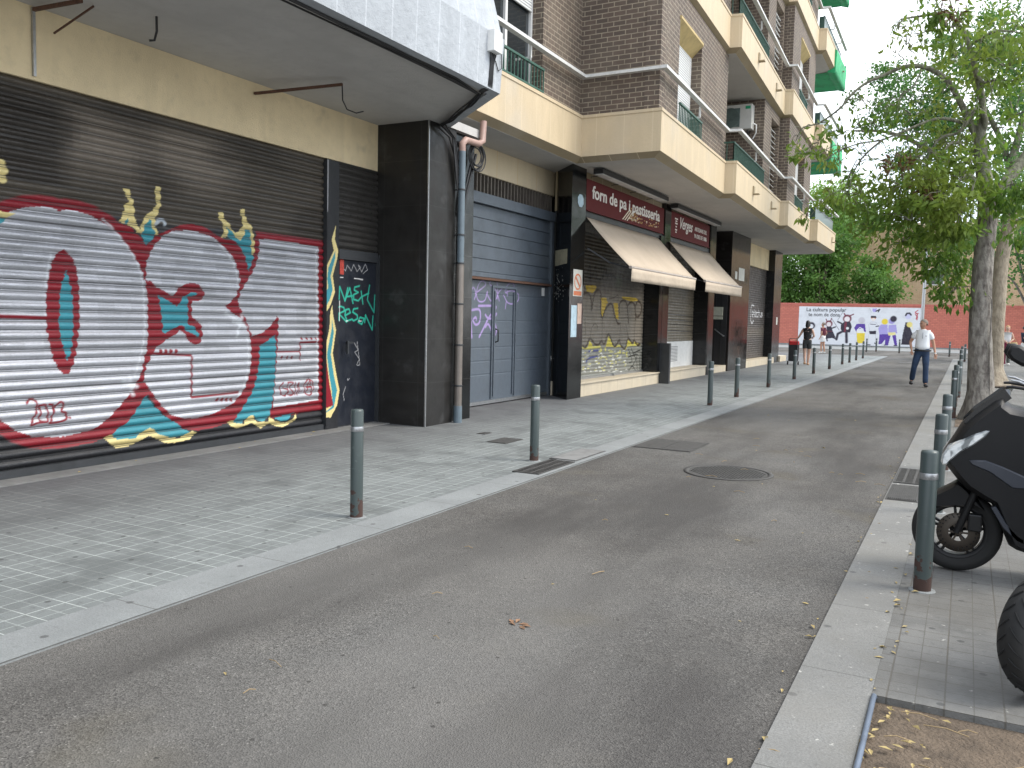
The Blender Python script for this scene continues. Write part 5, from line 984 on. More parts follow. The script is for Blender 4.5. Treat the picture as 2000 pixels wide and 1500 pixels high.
def leaves_mesh(P, D, L_, W, name, mats, parent, mi=None, seed=0):
    rs_ = np.random.RandomState(seed); n = len(P); D = D/np.linalg.norm(D, axis=1)[:, None]
    R_ = rs_.randn(n, 3); S_ = np.cross(D, R_); S_ /= np.linalg.norm(S_, axis=1)[:, None]; U_ = np.cross(S_, D)
    L_ = L_[:, None]; W = W[:, None]
    v = np.stack([P, P+D*L_*.45+S_*W+U_*W*.35, P+D*L_-U_*L_*.08, P+D*L_*.45-S_*W+U_*W*.35], 1).reshape(-1, 3)-np.array(rootloc(parent))
    me = bpy.data.meshes.new(name); me.vertices.add(4*n); me.vertices.foreach_set('co', v.ravel()); b = np.arange(n)[:, None]*4
    q = np.concatenate([b+[0, 1, 2], b+[0, 2, 3]], 1).reshape(-1).astype(np.int32)
    me.loops.add(6*n); me.loops.foreach_set('vertex_index', q); me.polygons.add(2*n); me.polygons.foreach_set('loop_start', np.arange(0, 6*n, 3, dtype=np.int32))
    me.update(calc_edges=True)
    for mt in mats: me.materials.append(mt)
    if mi is not None: me.polygons.foreach_set('material_index', np.repeat(mi, 2).astype(np.int32))
    o = link(bpy.data.objects.new(name, me)); o.parent = parent; return o
class Crown:
    def __init__(s, seed): s.r = np.random.RandomState(seed); s.P = []; s.D = []; s.L = []; s.tw = []; s.M = []
    def blob(s, c, rad_, n, clumps=14, spread=.28, L_=.09, droop=.5, mi=0, twigs=True):
        c = np.array(c, float); rad_ = np.array(rad_, float) if np.ndim(rad_) else np.ones(3)*rad_
        for k in range(clumps):
            d = s.r.randn(3); d /= np.linalg.norm(d); q = c+d*rad_*s.r.uniform(.25, 1.)**.5
            if twigs: s.tw.append([tuple(c+(q-c)*.15), tuple(c+(q-c)*.6+[0, 0, .12*rad_[2]]), tuple(q)])
            m_ = int(n/clumps*s.r.uniform(.4, 1.6)); sp = spread*rad_.mean()*s.r.uniform(.6, 1.3)
            p = q+s.r.randn(m_, 3)*sp*np.array([1, 1, .75]); dd = s.r.randn(m_, 3)*.7+d*.6+np.array([0, 0, -droop])
            s.P.append(p); s.D.append(dd); s.L.append(L_*s.r.uniform(.6, 1.25, m_)); s.M.append(np.full(m_, mi))
    def hang(s, pts, every=.16, n=7, ln=.6, L_=.1, side=.15, mi=0):
        """pendulous twigs with leaves along a branch"""
        pts = [np.array(p, float) for p in pts]
        for a, b in zip(pts[:-1], pts[1:]):
            k = max(1, int(np.linalg.norm(b-a)/every))
            for i in range(k):
                if s.r.rand() < .25: continue
                o = a+(b-a)*(i+s.r.rand())/k; h = s.r.randn(2)*side; l_ = ln*s.r.uniform(.3, 1.3); w_ = [o]
                for j in range(1, 5): f = j/4; w_.append(o+np.array([h[0]*f*2, h[1]*f*2, .06*math.sin(f*3)-l_*f*f]))
                s.tw.append([tuple(x) for x in w_])
                m_ = s.r.poisson(n); f = s.r.uniform(.25, 1, m_)**.7*3.999; idx = f.astype(int); fr = (f-idx)[:, None]; w_ = np.array(w_)
                s.P.append(w_[idx]*(1-fr)+w_[idx+1]*fr); s.D.append(s.r.randn(m_, 3)*.6+[0, 0, -.75]); s.L.append(L_*s.r.uniform(.6, 1.3, m_)); s.M.append(np.full(m_, mi))
    def build(s, root, mats, bark_m, wr=.30, name='crown'):
        P, D, L_, M_ = map(np.concatenate, (s.P, s.D, s.L, s.M)); leaves_mesh(P, D, L_, L_*wr, name, mats, root, M_)
        m = MB()
        for t in s.tw: m.tube(t, [.011]+[.006]*(len(t)-2)+[.003], 4, caps=False)
        m.build('twigs', bark_m, root, kind='stuff')
def catm(P, k=5):
    P = [Vector(p) for p in P]; o = []
    for i in range(len(P)-1):
        p0, p1, p2, p3 = P[max(i-1, 0)], P[i], P[i+1], P[min(i+2, len(P)-1)]
        for j in range(k): t = j/k; o.append(.5*((2*p1)+(-p0+p2)*t+(2*p0-5*p1+4*p2-p3)*t*t+(-p0+3*p1-3*p2+p3)*t**3))
    o.append(P[-1]); return o
def taper(r0, r1, n): return [r0+(r1-r0)*(i/(n-1))**.8 for i in range(n)]
def limb(m, P, r0, r1, n=10): Q_ = catm(P); m.tube(Q_, taper(r0, r1, len(Q_)), n); return Q_
C6 = lambda x, y, Y: tuple(aty(1400+x/2.5, y/2.5, Y))
# --- near tree
T1 = thing('street_tree', 'near street tree with mottled grey trunk, drooping leaves and bare arching branches', 'tree', (.24, 16.7, 0))
def rough_trunk(P, R_, n=28, seed=0, flare=0.):
    Q_ = catm(P, 8); k = len(Q_); m = MB(); vs = []; uv = []
    for i, p in enumerate(Q_):
        f = i/(k-1)*(len(R_)-1); a = int(min(f, len(R_)-2)); r_ = R_[a]+(R_[a+1]-R_[a])*(f-a)
        for j in range(n):
            t = 2*math.pi*j/n; d = 1+.05*noise.noise(Vector((math.cos(t)*1.5, math.sin(t)*1.5, p.z*1.3+seed)))+.03*noise.noise(Vector((math.cos(t)*5, math.sin(t)*5, p.z*4+seed)))+flare*max(0, .5-p.z)*(1+.5*math.sin(t*4+seed))
            vs.append((p.x+r_*d*math.cos(t), p.y+r_*d*math.sin(t), p.z)); uv.append((t, p.z))
    m.add(vs, [(i*n+j, i*n+(j+1) % n, (i+1)*n+(j+1) % n, (i+1)*n+j) for i in range(k-1) for j in range(n)], 0, True, uv); return m
Y1 = 16.7
m = rough_trunk([(.25, Y1, -.02), (.25, Y1, .5), C6(1285, 1590, Y1), C6(1300, 1300, Y1), C6(1322, 1050, Y1), C6(1330, 930, Y1)], [.27, .22, .185, .165, .155, .16, .18], seed=3, flare=.5)
m.tube([(.40, Y1-.17, 0), (.38, Y1-.16, .6), (.34, Y1-.15, 1.3), (.34, Y1-.13, 1.9), (.33, Y1-.12, 2.05), (.28, Y1-.16, 2.12), (.1, Y1-.14, 2.08)], .012, 6)
m.build('trunk', BK1, T1)
m = MB(); br = []
limb(m, [C6(1325, 980, Y1), C6(1350, 990, Y1+.1), C6(1420, 880, Y1+.15), C6(1490, 790, Y1+.3), C6(1580, 640, Y1+.5), C6(1640, 420, Y1+.8)], .13, .07)
limb(m, [C6(1320, 1000, Y1), C6(1305, 860, Y1), C6(1290, 760, Y1), C6(1285, 640, Y1), C6(1290, 610, Y1)], .15, .085)
br.append(limb(m, [C6(1290, 660, Y1), C6(1300, 560, Y1), C6(1290, 450, Y1), C6(1260, 330, Y1), C6(1235, 230, Y1-.1), C6(1200, 150, Y1-.2), C6(1150, 90, Y1-.3), C6(1080, 70, Y1-.4), C6(990, 80, Y1-.5), C6(910, 95, Y1-.6), C6(885, 140, Y1-.65)], .07, .010))
br.append(limb(m, [C6(1275, 680, Y1), C6(1220, 565, Y1-.1), C6(1180, 480, Y1-.3), C6(1130, 400, Y1-.5), C6(1060, 345, Y1-.6), C6(980, 322, Y1-.7), C6(900, 330, Y1-.8), C6(820, 365, Y1-.9), C6(730, 405, Y1-1), C6(660, 460, Y1-1.1), C6(600, 530, Y1-1.2), C6(500, 600, Y1-1.2), C6(420, 625, Y1-1.2), C6(385, 690, Y1-1.2)], .062, .007))
br.append(limb(m, [C6(1295, 650, Y1), C6(1312, 590, Y1-.1), C6(1285, 540, Y1-.15), C6(1250, 548, Y1-.2), C6(1215, 605, Y1-.25), C6(1175, 650, Y1-.3), C6(1110, 665, Y1-.4), C6(1060, 710, Y1-.5), C6(1020, 790, Y1-.6)], .055, .012))
br.append(limb(m, [C6(1240, 620, Y1), C6(1190, 595, Y1-.3), C6(1100, 578, Y1-.5), C6(1030, 592, Y1-.6), C6(960, 620, Y1-.8), C6(880, 655, Y1-1.0), C6(800, 685, Y1-1.1), C6(700, 700, Y1-1.2), C6(600, 735, Y1-1.3), C6(520, 790, Y1-1.3)], .035, .006))
br.append(limb(m, [C6(810, 683, Y1-1.1), C6(740, 740, Y1-1.1), C6(690, 800, Y1-1.1), C6(655, 880, Y1-1.1), C6(640, 960, Y1-1.1)], .02, .005))
br.append(limb(m, [C6(1000, 340, Y1-.7), C6(960, 420, Y1-.8), C6(900, 470, Y1-.9), C6(860, 520, Y1-1)], .016, .005))
br.append(limb(m, [C6(1255, 320, Y1), C6(1300, 400, Y1-.3), C6(1380, 390, Y1-.5), C6(1480, 400, Y1-.6)], .03, .008))
br.append(limb(m, [C6(1230, 220, Y1), C6(1290, 190, Y1-.2), C6(1370, 150, Y1-.3), C6(1480, 160, Y1-.3)], .03, .008))
br.append(limb(m, [C6(1190, 700, Y1), C6(1140, 700, Y1-.5), C6(1080, 800, Y1-.8), C6(1060, 950, Y1-.9)], .03, .006))
br.append(limb(m, [C6(1300, 820, Y1), C6(1220, 850, Y1-.5), C6(1180, 900, Y1-.8), C6(1200, 1050, Y1-.9)], .03, .006))
m.build('branch', BK3, T1)
c = Crown(11)
for q, k, f in zip(br, (.7, .45, .9, .4, .6, .5, 1, 1, 1.3, 1.3), (.55, .62, .25, .5, .2, .3, .2, .2, .2, .2)): c.hang(q[int(len(q)*f):], .17, 5*k, .42, .115, .12)
rg = random.Random(5)
for (x, y, n_, R_) in ((1080, 40, 420, .35), (1130, 130, 300, .4), (1000, 160, 90, .3), (930, 230, 60, .28), (880, 260, 40, .22), (620, 640, 90, .24), (560, 740, 150, .3), (500, 690, 90, .22), (420, 745, 110, .2), (700, 620, 60, .25), (760, 600, 60, .25), (440, 1040, 50, .16), (640, 930, 160, .35), (560, 960, 130, .3), (700, 1010, 240, .4), (840, 930, 200, .4),
                       (1180, 300, 240, .4), (1300, 260, 260, .4), (1380, 200, 300, .4), (1480, 100, 300, .5), (1420, 330, 300, .45), (1330, 470, 260, .4), (1110, 460, 160, .35), (1040, 560, 220, .35), (960, 560, 160, .35), (1150, 740, 330, .4), (1060, 800, 380, .45), (960, 760, 240, .4), (1230, 700, 260, .35), (1350, 620, 260, .4), (1450, 560, 260, .4),
                       (900, 900, 260, .4), (1000, 960, 420, .45), (1110, 930, 420, .45), (1190, 860, 420, .4), (1250, 790, 260, .3), (860, 1040, 260, .4), (960, 1080, 420, .45), (1080, 1080, 420, .45), (1180, 1020, 360, .4), (1240, 960, 240, .3), (760, 1110, 240, .4), (900, 1180, 260, .4), (1050, 1200, 340, .45), (1150, 1180, 300, .4), (1120, 1330, 220, .35), (1180, 1400, 160, .3), (1420, 960, 240, .35), (1440, 1080, 260, .35), (1480, 880, 240, .4)):
    p = aty(1400+x/2.5, y/2.5, Y1-rg.uniform(-.5, 1.5)); c.blob(tuple(p), R_*1.15, n_*((.34 if (1190 < x < 1420 and 500 < y < 1060) else (.95 if y > 850 else .5)) if x > 860 else .5), 6, .30, .145, .9)
for x, y in ((850, 790), (930, 790), (1040, 950), (1000, 930), (1130, 60)): p = aty(1400+x/2.5, y/2.5, Y1-1.2); c.blob(tuple(p), .15, 60, 4, .5, .10, .3, mi=1, twigs=False)
c.build(T1, [LM1, LM5], BK3, .21)
# --- second tree
T2 = thing('street_tree', 'street tree with smooth pale trunk just behind the near one, fine feathery foliage', 'tree', (.72, 27, 0)); Y2 = 27.
m = rough_trunk([(.72, Y2, 0), (.71, Y2, .5), (.70, Y2, 2), (.72, Y2, 3.5), (.95, Y2, 5)], [.27, .21, .185, .18, .17], seed=8, flare=.9); m.build('trunk', BK2, T2)
m = MB()
for q in ([(.95, Y2, 4.8), (.6, Y2+.3, 6.5), (-.3, Y2+.5, 8.5), (-1, Y2+1, 11)], [(.95, Y2, 4.8), (1.8, Y2-.3, 6.5), (2.6, Y2-.6, 9)], [(.9, Y2, 4.6), (-.4, Y2-.8, 5.8), (-2, Y2-1, 6.8), (-3.2, Y2-1, 7.0)], [(.8, Y2, 6), (1.2, Y2+1, 9), (1, Y2+1, 13)]): limb(m, q, .12, .02)
m.build('branch', BK3, T2)
c = Crown(21); rg = random.Random(9)
for (x, y, n_, R_) in ((800, 420, 500, .9), (900, 400, 600, .9), (760, 500, 450, .8), (860, 540, 600, .9), (970, 480, 700, 1), (1060, 420, 700, 1), (1100, 300, 700, 1), (1200, 240, 700, 1), (1330, 170, 900, 1.1), (1430, 120, 900, 1.1), (1500, 260, 900, 1.1), (1400, 330, 900, 1.1), (1480, 450, 900, 1.1), (1360, 500, 700, 1), (1150, 540, 700, 1), (1040, 640, 600, .9), (1180, 660, 700, 1), (930, 680, 400, .8), (780, 600, 250, .7),
                       (1420, 640, 800, 1.1), (1500, 700, 800, 1), (1100, 780, 700, .9), (980, 820, 500, .9), (880, 850, 500, .9), (1450, 850, 600, .9), (1400, 980, 600, .8), (1460, 1100, 600, .8), (1150, 980, 600, .9), (1030, 1020, 600, .9), (900, 1000, 500, .9), (950, 1180, 500, .8), (1100, 1180, 600, .8), (1190, 1120, 500, .7), (1080, 1300, 400, .6), (1160, 1300, 450, .6), (1200, 1220, 400, .5), (1560, 900, 600, 1), (1600, 500, 900, 1.3), (1620, 200, 900, 1.4)):
    p = aty(1400+x/2.5, y/2.5, Y2+rg.uniform(-1.5, 2.0)); c.blob(tuple(p), R_*.75, n_*(1.05 if y < 900 else .55), 9, .27, .12, .2)
c.build(T2, [LM2], BK3, .24)
# --- trees further back
def big_tree(loc, h, R_, n, label, mat, barkm, seed, r0=.22, zlo=None, cl=9, L_=.2, name='broadleaf_tree'):
    x, y, z = loc; t = thing(name, label, 'tree', loc); m = MB(); zl = zlo or h*.35
    limb(m, [(x, y, z-.1), (x+.1, y, z+zl*.5), (x-.1, y, z+zl), (x, y, z+h*.6)], r0, r0*.4); m.build('trunk', barkm, t); m = MB(); c = Crown(seed); r_ = random.Random(seed)
    for k in range(cl):
        a = r_.uniform(0, 6.28); f = r_.uniform(.2, .8)*R_; zz = z+zl+(h-zl)*r_.uniform(.12, .88); p = (x+f*math.cos(a), y+f*math.sin(a), zz)
        limb(m, [(x, y, z+zl*.8), (x+f*.5*math.cos(a), y+f*.5*math.sin(a), zz-.4), p], r0*.35, .02, 6); c.blob(p, (R_*.5, R_*.5, (h-zl)*.24), n/cl, 11, .3, L_, .3, twigs=False)
    m.build('branch', barkm, t); c.tw = c.tw or []
    P, D, LL, M_ = map(np.concatenate, (c.P, c.D, c.L, c.M)); leaves_mesh(P, D, LL, LL*.35, 'crown', [mat], t); return t
big_tree((-14.5, 76.5, 0), 11, 3.6, 9000, 'dark tree behind the red wall, at its left end beside the shops', LM3, BK2, 31, zlo=2.6, cl=14, L_=.3); big_tree((-10.8, 74.2, 0), 9.8, 2.9, 9500, 'dark dense tree rising behind the left end of the mural', LM3, BK2, 32, zlo=2.3, cl=16, L_=.28)
big_tree((-10.0, 78.0, 0), 13.0, 2.8, 9000, 'tallest light green tree behind the wall above the painted devils', LM4, BK2, 33, zlo=5, cl=14, L_=.28); big_tree((-6.6, 73.2, 0), 7.2, 2.0, 5500, 'round dense tree hanging over the wall above the painted drummer', LM3, BK2, 34, zlo=2.6, cl=12, L_=.26)
big_tree((2.55, 47.5, 0), 9, 2.6, 5200, 'dark leafy tree behind the two people at the right edge', LM2, BK1, 36, zlo=3.0, cl=12, L_=.2); big_tree((10.5, 66.0, 0), 12, 4.4, 8000, 'broad dark tree far back behind the two street trunks', LM3, BK2, 37, zlo=2.6, cl=14, L_=.26)
big_tree((5.2, 36, 0), 10, 3.0, 5000, 'leafy tree beyond the right edge pavement', LM2, BK1, 38, zlo=3.2, cl=10, L_=.18)
# --- brick building beyond the wall
FB_ = thing('brick_building', 'plain tan brick building standing behind the red wall and the trees', 'building', (0, 84, 0)); m = MB(); m.box(-13.5, 22, 82, 96, 0, 10.2); m.build('wall', K['brick_tan'], FB_)
m = MB(); m.box(-13.7, 22.2, 81.8, 96.2, 10.2, 10.5); m.build('roof', K['stone'], FB_)
for i in range(6):
    x = -3.5+i*4; m = MB(); m.box(x, x+1.5, 81.97, 82.02, 5.2, 6.6); wf = m.build('window', K['white'], FB_); m = MB(); m.box(x+.08, x+1.42, 81.955, 81.968, 5.28, 6.52); m.build('pane', K['glass'], wf)
# ================================================================ PEOPLE
SKIN = simple('tanned skin', (.42, .23, .15), .55, v=.1); SKIN2 = simple('fair skin', (.55, .34, .25), .55, v=.08); HAIRG = simple('short grey hair', (.20, .17, .14), .8); HAIRB = simple('black hair', (.015, .012, .011), .45); HAIRY = simple('blond hair', (.42, .26, .12), .6)
def skin_obj(name, nodes, edges, mat, parent, loc, sub=2, root=0, rotz=0., sx=1.):
    """nodes: name -> (x, y, z, rx, ry); local metres, person looks along -Y before rotz"""
    ks = list(nodes); me = bpy.data.meshes.new(name); bm = bmesh.new(); lay = bm.verts.layers.skin.verify(); ca, sa = math.cos(rotz), math.sin(rotz); vs = []
    for k in ks:
        x, y, z, rx, ry = nodes[k]; v = bm.verts.new((x*ca-y*sa, x*sa+y*ca, z)); v[lay].radius = (rx, ry); vs.append(v)
    vs[root][lay].use_root = True
    for a, b in edges: bm.edges.new((vs[ks.index(a)], vs[ks.index(b)]))
    bm.to_mesh(me); bm.free(); o = link(bpy.data.objects.new(name, me)); me.materials.append(mat); o.parent = parent
    s_ = o.modifiers.new('skin', 'SKIN'); s_.use_smooth_shade = True; d = o.modifiers.new('sub', 'SUBSURF'); d.levels = sub; d.render_levels = sub; return o
def chain(nodes, edges, names):
    for a, b in zip(names[:-1], names[1:]): edges.append((a, b))
def hand(nodes, edges, pre, w, d, side, curl=.4):
    """palm and five fingers from wrist node w along direction d"""
    x, y, z = nodes[w][:3]; d = Vector(d).normalized(); q = Vector((0, -1, 0)); sp = d.cross(q).normalized()
    p = Vector((x, y, z))+d*.06; nodes[pre+'palm'] = (*p, .030, .018); edges.append((w, pre+'palm'))
    for i, (o, L_) in enumerate(((-.027, .07), (-.009, .08), (.009, .075), (.026, .06))):
        a = p+sp*o+d*.035; b = a+d*L_*.5+q*L_*.15*curl; c_ = b+d*L_*.35+q*L_*.6*curl; nodes[f'{pre}f{i}a'] = (*a, .009, .009); nodes[f'{pre}f{i}b'] = (*b, .008, .008); nodes[f'{pre}f{i}c'] = (*c_, .007, .007)
        chain(nodes, edges, [pre+'palm', f'{pre}f{i}a', f'{pre}f{i}b', f'{pre}f{i}c'])
    a = p-d*.01+sp*.034*side; b = a+d*.035+sp*.018*side+q*.01; nodes[pre+'ta'] = (*a, .010, .010); nodes[pre+'tb'] = (*b, .009, .009); chain(nodes, edges, [pre+'palm', pre+'ta', pre+'tb'])
def head_nodes(nd, ed, hx, hy, hz, turn=0., base='neck'):
    ct, st_ = math.cos(turn), math.sin(turn)
    def P(x, y, z): return (hx+x*ct-y*st_, hy+x*st_+y*ct, hz+z)
    nd['jaw'] = (*P(0, -.025, .0), .060, .062); nd['face'] = (*P(0, -.018, .07), .078, .082); nd['crown_'] = (*P(0, .0, .145), .070, .078); nd['top'] = (*P(0, .005, .185), .03, .035)
    chain(nd, ed, [base, 'jaw', 'face', 'crown_', 'top']); nd['nose'] = (*P(0, -.105, .055), .012, .014); ed.append(('face', 'nose')); nd['earl'] = (*P(.083, 0, .06), .012, .018); nd['earr'] = (*P(-.083, 0, .06), .012, .018); ed += [('face', 'earl'), ('face', 'earr')]
    return P
def eyes(P, parent, loc, rotz):
    m = MB(); ca, sa = math.cos(rotz), math.sin(rotz)
    def W(x, y, z): a = P(x, y, z); return (loc[0]+a[0]*ca-a[1]*sa, loc[1]+a[0]*sa+a[1]*ca, loc[2]+a[2])
    for s_ in (-1, 1):
        c_ = W(.03*s_, -.090, .078); m.lathe([(0, -.009), (.015, 0), (0, .009)], c_, n=8)
    o = m.build('eyes', K['black'], parent); m = MB()
    for s_ in (-1, 1): m.bar(W(.014*s_, -.096, .098), W(.052*s_, -.082, .096), .012, .010)
    m.build('eyebrows', HAIRG, parent); m = MB(); a, b = W(-.025, -.093, .008), W(.025, -.093, .008); m.bar(a, b, .008, .006); m.build('mouth', simple('lips', (.3, .1, .08), .5) if 'lips' not in bpy.data.materials else bpy.data.materials['lips'], parent)
def person(label, loc, rotz, pose, look, skin, top, bottom, hair, turn=0., shoe=None, group=None, short=False, sleeve=.6, hl=None, sub=2, hands=True):
    t = thing('person', label, 'person', loc, group); p = pose; nd, ed = {}, []
    f = look
    nd['pelvis'] = (*p['pelvis'], .145*f, .11*f); nd['waist'] = (p['pelvis'][0], p['pelvis'][1]-.01, p['pelvis'][2]+.16, .13*f, .105*f); g1 = 1+(f-1)*.45; nd['chest'] = (*p['chest'], .15*g1, .115*g1); nd['collar'] = (p['chest'][0], p['chest'][1], p['chest'][2]+.12, .085, .07); nd['neck'] = (p['chest'][0], p['chest'][1]-.01, p['chest'][2]+.19, .052, .052)
    chain(nd, ed, ['pelvis', 'waist', 'chest', 'collar', 'neck']); P = head_nodes(nd, ed, p['chest'][0], p['chest'][1]-.015, p['chest'][2]+.25, turn)
    for s_ in 'lr':
        sh, el, wr = p['sh'+s_], p['el'+s_], p['wr'+s_]; nd['sh'+s_] = (*sh, .058, .058); nd['el'+s_] = (*el, .040, .040); nd['wr'+s_] = (*wr, .027, .025); nd['ma'+s_] = (*[(a*.45+b*.55) for a, b in zip(sh, el)], .047, .047)
        chain(nd, ed, ['collar', 'sh'+s_, 'ma'+s_, 'el'+s_, 'wr'+s_])
        if hands: hand(nd, ed, 'h'+s_, 'wr'+s_, Vector(wr)-Vector(el)+Vector((0, -.05, -.06)), 1 if s_ == 'r' else -1)
        else: nd['ha'+s_] = (*(Vector(wr)+(Vector(wr)-Vector(el)).normalized()*.08), .03, .02); ed.append(('wr'+s_, 'ha'+s_))
        hp, kn, an, to = p['hp'+s_], p['kn'+s_], p['an'+s_], p['to'+s_]; nd['hp'+s_] = (*hp, .095, .095); nd['th'+s_] = (*[(a+b)/2 for a, b in zip(hp, kn)], .082, .082); nd['kn'+s_] = (*kn, .056, .06); nd['ca'+s_] = (*[a*.62+b*.38 for a, b in zip(kn, an)], .056, .06); nd['an'+s_] = (*an, .034, .038); nd['to'+s_] = (*to, .036, .022)
        chain(nd, ed, ['pelvis', 'hp'+s_, 'th'+s_, 'kn'+s_, 'ca'+s_, 'an'+s_, 'to'+s_])
    skin_obj('body', nd, ed, skin, t, loc, sub, 0, rotz)
    def grow(keys, g_, nm, mt, root, extra=(), eds=None, over=None):
        n2 = {k: (*nd[k][:3], nd[k][3]+g_, nd[k][4]+g_) for k in keys}
        for k, v in extra: n2[k] = v
        if over: n2.update(over)
        e2 = [(a, b) for a, b in ed if a in n2 and b in n2]+list(eds or []); return skin_obj(nm, n2, e2, mt, t, loc, sub, list(n2).index(root), rotz)
    lerp = lambda a, b, q: tuple(x*(1-q)+y*q for x, y in zip(nd[a][:3], nd[b][:3]))
    ex, es = [], []
    if sleeve:
        for s_ in 'lr': ex.append(('slv'+s_, (*lerp('sh'+s_, 'el'+s_, sleeve), .068, .068))); es.append(('sh'+s_, 'slv'+s_))
    grow(['waist', 'chest', 'collar']+(['shl', 'shr'] if sleeve else []), .018, 'shirt', top, 'chest', ex+[('hem', (p['pelvis'][0], p['pelvis'][1], p['pelvis'][2]-.015, .160*f, .134*f))], es+[('waist', 'hem')])
    ks = ['pelvis', 'hpl', 'hpr', 'thl', 'thr']
    if not short: ks += ['knl', 'knr', 'cal', 'car']; ex = [('cfl', (*lerp('cal', 'anl', 1.12), .072, .075)), ('cfr', (*lerp('car', 'anr', 1.12), .072, .075))]; es = [('cal', 'cfl'), ('car', 'cfr')]
    else: ex = [('cfl', (*lerp('thl', 'knl', .3), .10, .10)), ('cfr', (*lerp('thr', 'knr', .3), .10, .10))]; es = [('thl', 'cfl'), ('thr', 'cfr')]
    ex.append(('wb', (p['pelvis'][0], p['pelvis'][1]-.005, p['pelvis'][2]+.13, .142*f, .115*f))); es.append(('pelvis', 'wb')); grow(ks, .016, 'shorts' if short else 'trousers', bottom, 'pelvis', ex, es)
    for s_ in 'lr':
        a, b = nd['an'+s_], nd['to'+s_]; h_ = {'heel': (a[0], a[1]+.05, a[2]-.04, .05, .045), 'mid': ((a[0]+b[0])/2, (a[1]+b[1])/2, (a[2]+b[2])/2-.01, .058, .05), 'toe': (b[0], b[1]-.04, b[2]+.002, .052, .038)}
        skin_obj('shoe', h_, [('heel', 'mid'), ('mid', 'toe')], shoe or K['black'], t, loc, sub, 1, rotz)
    hm = MB(); ca, sa = math.cos(rotz), math.sin(rotz); nu, nv = 24, 12; vs = []
    for v_ in range(nv+1):
        for u_ in range(nu):
            az_ = 2*math.pi*u_/nu; back = .5+.5*math.sin(az_)        # 1 = back of the head
            lim = rad(52+66*back**.8); th = lim*v_/nv; ll = (hl or 0)*max(0, (v_/nv-.7)/.3)*back**.5
            wob = 1+.04*math.sin(az_*7+v_); x_, y_, z_ = .092*math.sin(th)*math.cos(az_)*wob, .014+.106*math.sin(th)*math.sin(az_)*wob+ll*.1, .092+.118*math.cos(th)-ll
            a_ = P(x_, y_, z_); vs.append((loc[0]+a_[0]*ca-a_[1]*sa, loc[1]+a_[0]*sa+a_[1]*ca, loc[2]+a_[2]))
    hm.add(vs, [(i*nu+j, i*nu+(j+1) % nu, (i+1)*nu+(j+1) % nu, (i+1)*nu+j) for i in range(nv) for j in range(nu)], 0, True); hm.build('hair', hair, t); eyes(P, t, loc, rotz); return t, nd, P
man_pose = dict(pelvis=(0, 0, .95), chest=(0, 0, 1.33), shl=(.175, 0, 1.40), shr=(-.175, 0, 1.40), ell=(.265, .03, 1.14), wrl=(.31, -.03, .90), elr=(-.30, .04, 1.17), wrr=(-.25, -.07, .97), hpl=(.09, 0, .90), hpr=(-.09, 0, .90), knl=(.11, -.08, .50), anl=(.12, -.05, .10), tol=(.15, -.20, .035), knr=(-.17, -.02, .52), anr=(-.22, .20, .17), tor=(-.23, .09, .06))
POLO = simple('white polo shirt', (.74, .76, .78), .8, v=.08); JEAN = simple('dark blue jeans', (.022, .045, .095), .85, v=.35, vs=6)
M1, nd, P = person('grey haired man in white polo shirt and dark jeans walking in the road', (-1.03, 25.1, -.005), 0, man_pose, 1.32, SKIN, POLO, JEAN, HAIRG, turn=-.8)
m = MB(); m.bar((-1.03, 24.945, 1.43), (-1.03, 24.925, 1.27), .016, .01); m.box(-.97, -.93, 24.93, 24.95, 1.33, 1.35); m.build('button_placket', simple('grey stitching', (.35, .37, .4), .8), M1)
m = MB(); m.lathe([(.085, 0), (.078, .03), (.070, .035)], (-1.03, 25.08, 1.475), n=16); m.build('collar', POLO, M1)
m = MB(); m.lathe([(.216, -.02), (.220, 0), (.216, .02)], (-1.03, 25.1, .955), n=20)
for i, v in enumerate(m.v): m.v[i] = (v[0], 25.1+(v[1]-25.1)*.78, v[2])
m.build('belt', K['black'], M1); w_ = man_pose['wrl']; m = MB(); m.lathe([(.030, -.012), (.033, 0), (.030, .012)], (-1.03+w_[0], 25.1+w_[1], w_[2]-.005), n=12); m.build('wrist_watch', K['white'], M1)
stand = dict(pelvis=(0, 0, .93), chest=(0, 0, 1.29), shl=(.165, 0, 1.385), shr=(-.165, 0, 1.385), ell=(.22, .03, 1.12), wrl=(.22, -.05, .90), elr=(-.22, .03, 1.12), wrr=(-.22, -.05, .90), hpl=(.085, 0, .88), hpr=(-.085, 0, .88), knl=(.085, -.02, .49), anl=(.085, .02, .09), tol=(.09, -.12, .03), knr=(-.085, -.02, .49), anr=(-.085, .02, .09), tor=(-.09, -.12, .03))
# woman with trolley: walks away from the camera (rotz = pi, so her local +x is picture left)
m = Mat('black top with pink flowers', (.012, .012, .014), .8); m.mix(m.noise(14, 2, lo=.60, hi=.64), (.55, .38, .36), amt=.9); FLOR = m.done(); DKS = simple('washed black denim shorts', (.035, .04, .042), .85)
wp_ = dict(stand); wp_.update(ell=(.30, -.02, 1.13), wrl=(.42, -.10, .97), elr=(-.24, -.05, 1.12), wrr=(-.17, -.18, 1.10), knl=(.07, .03, .49), anl=(.05, .10, .12), tol=(.05, 0, .05), knr=(-.07, -.08, .5), anr=(-.04, -.10, .08), tor=(-.04, -.24, .03))
person('dark haired woman in flowered black top and shorts walking away with a shopping trolley', (-5.5, 35.0, .0), math.pi, wp_, 1.05, SKIN2, FLOR, DKS, HAIRB, short=True, sleeve=0, hl=.12, shoe=simple('tan sandals', (.4, .24, .14), .6))
TR = thing('shopping_trolley', 'black shopping trolley with a red flap beside the walking woman', 'shopping trolley', (-5.95, 34.75, 0)); x, y = -5.95, 34.75
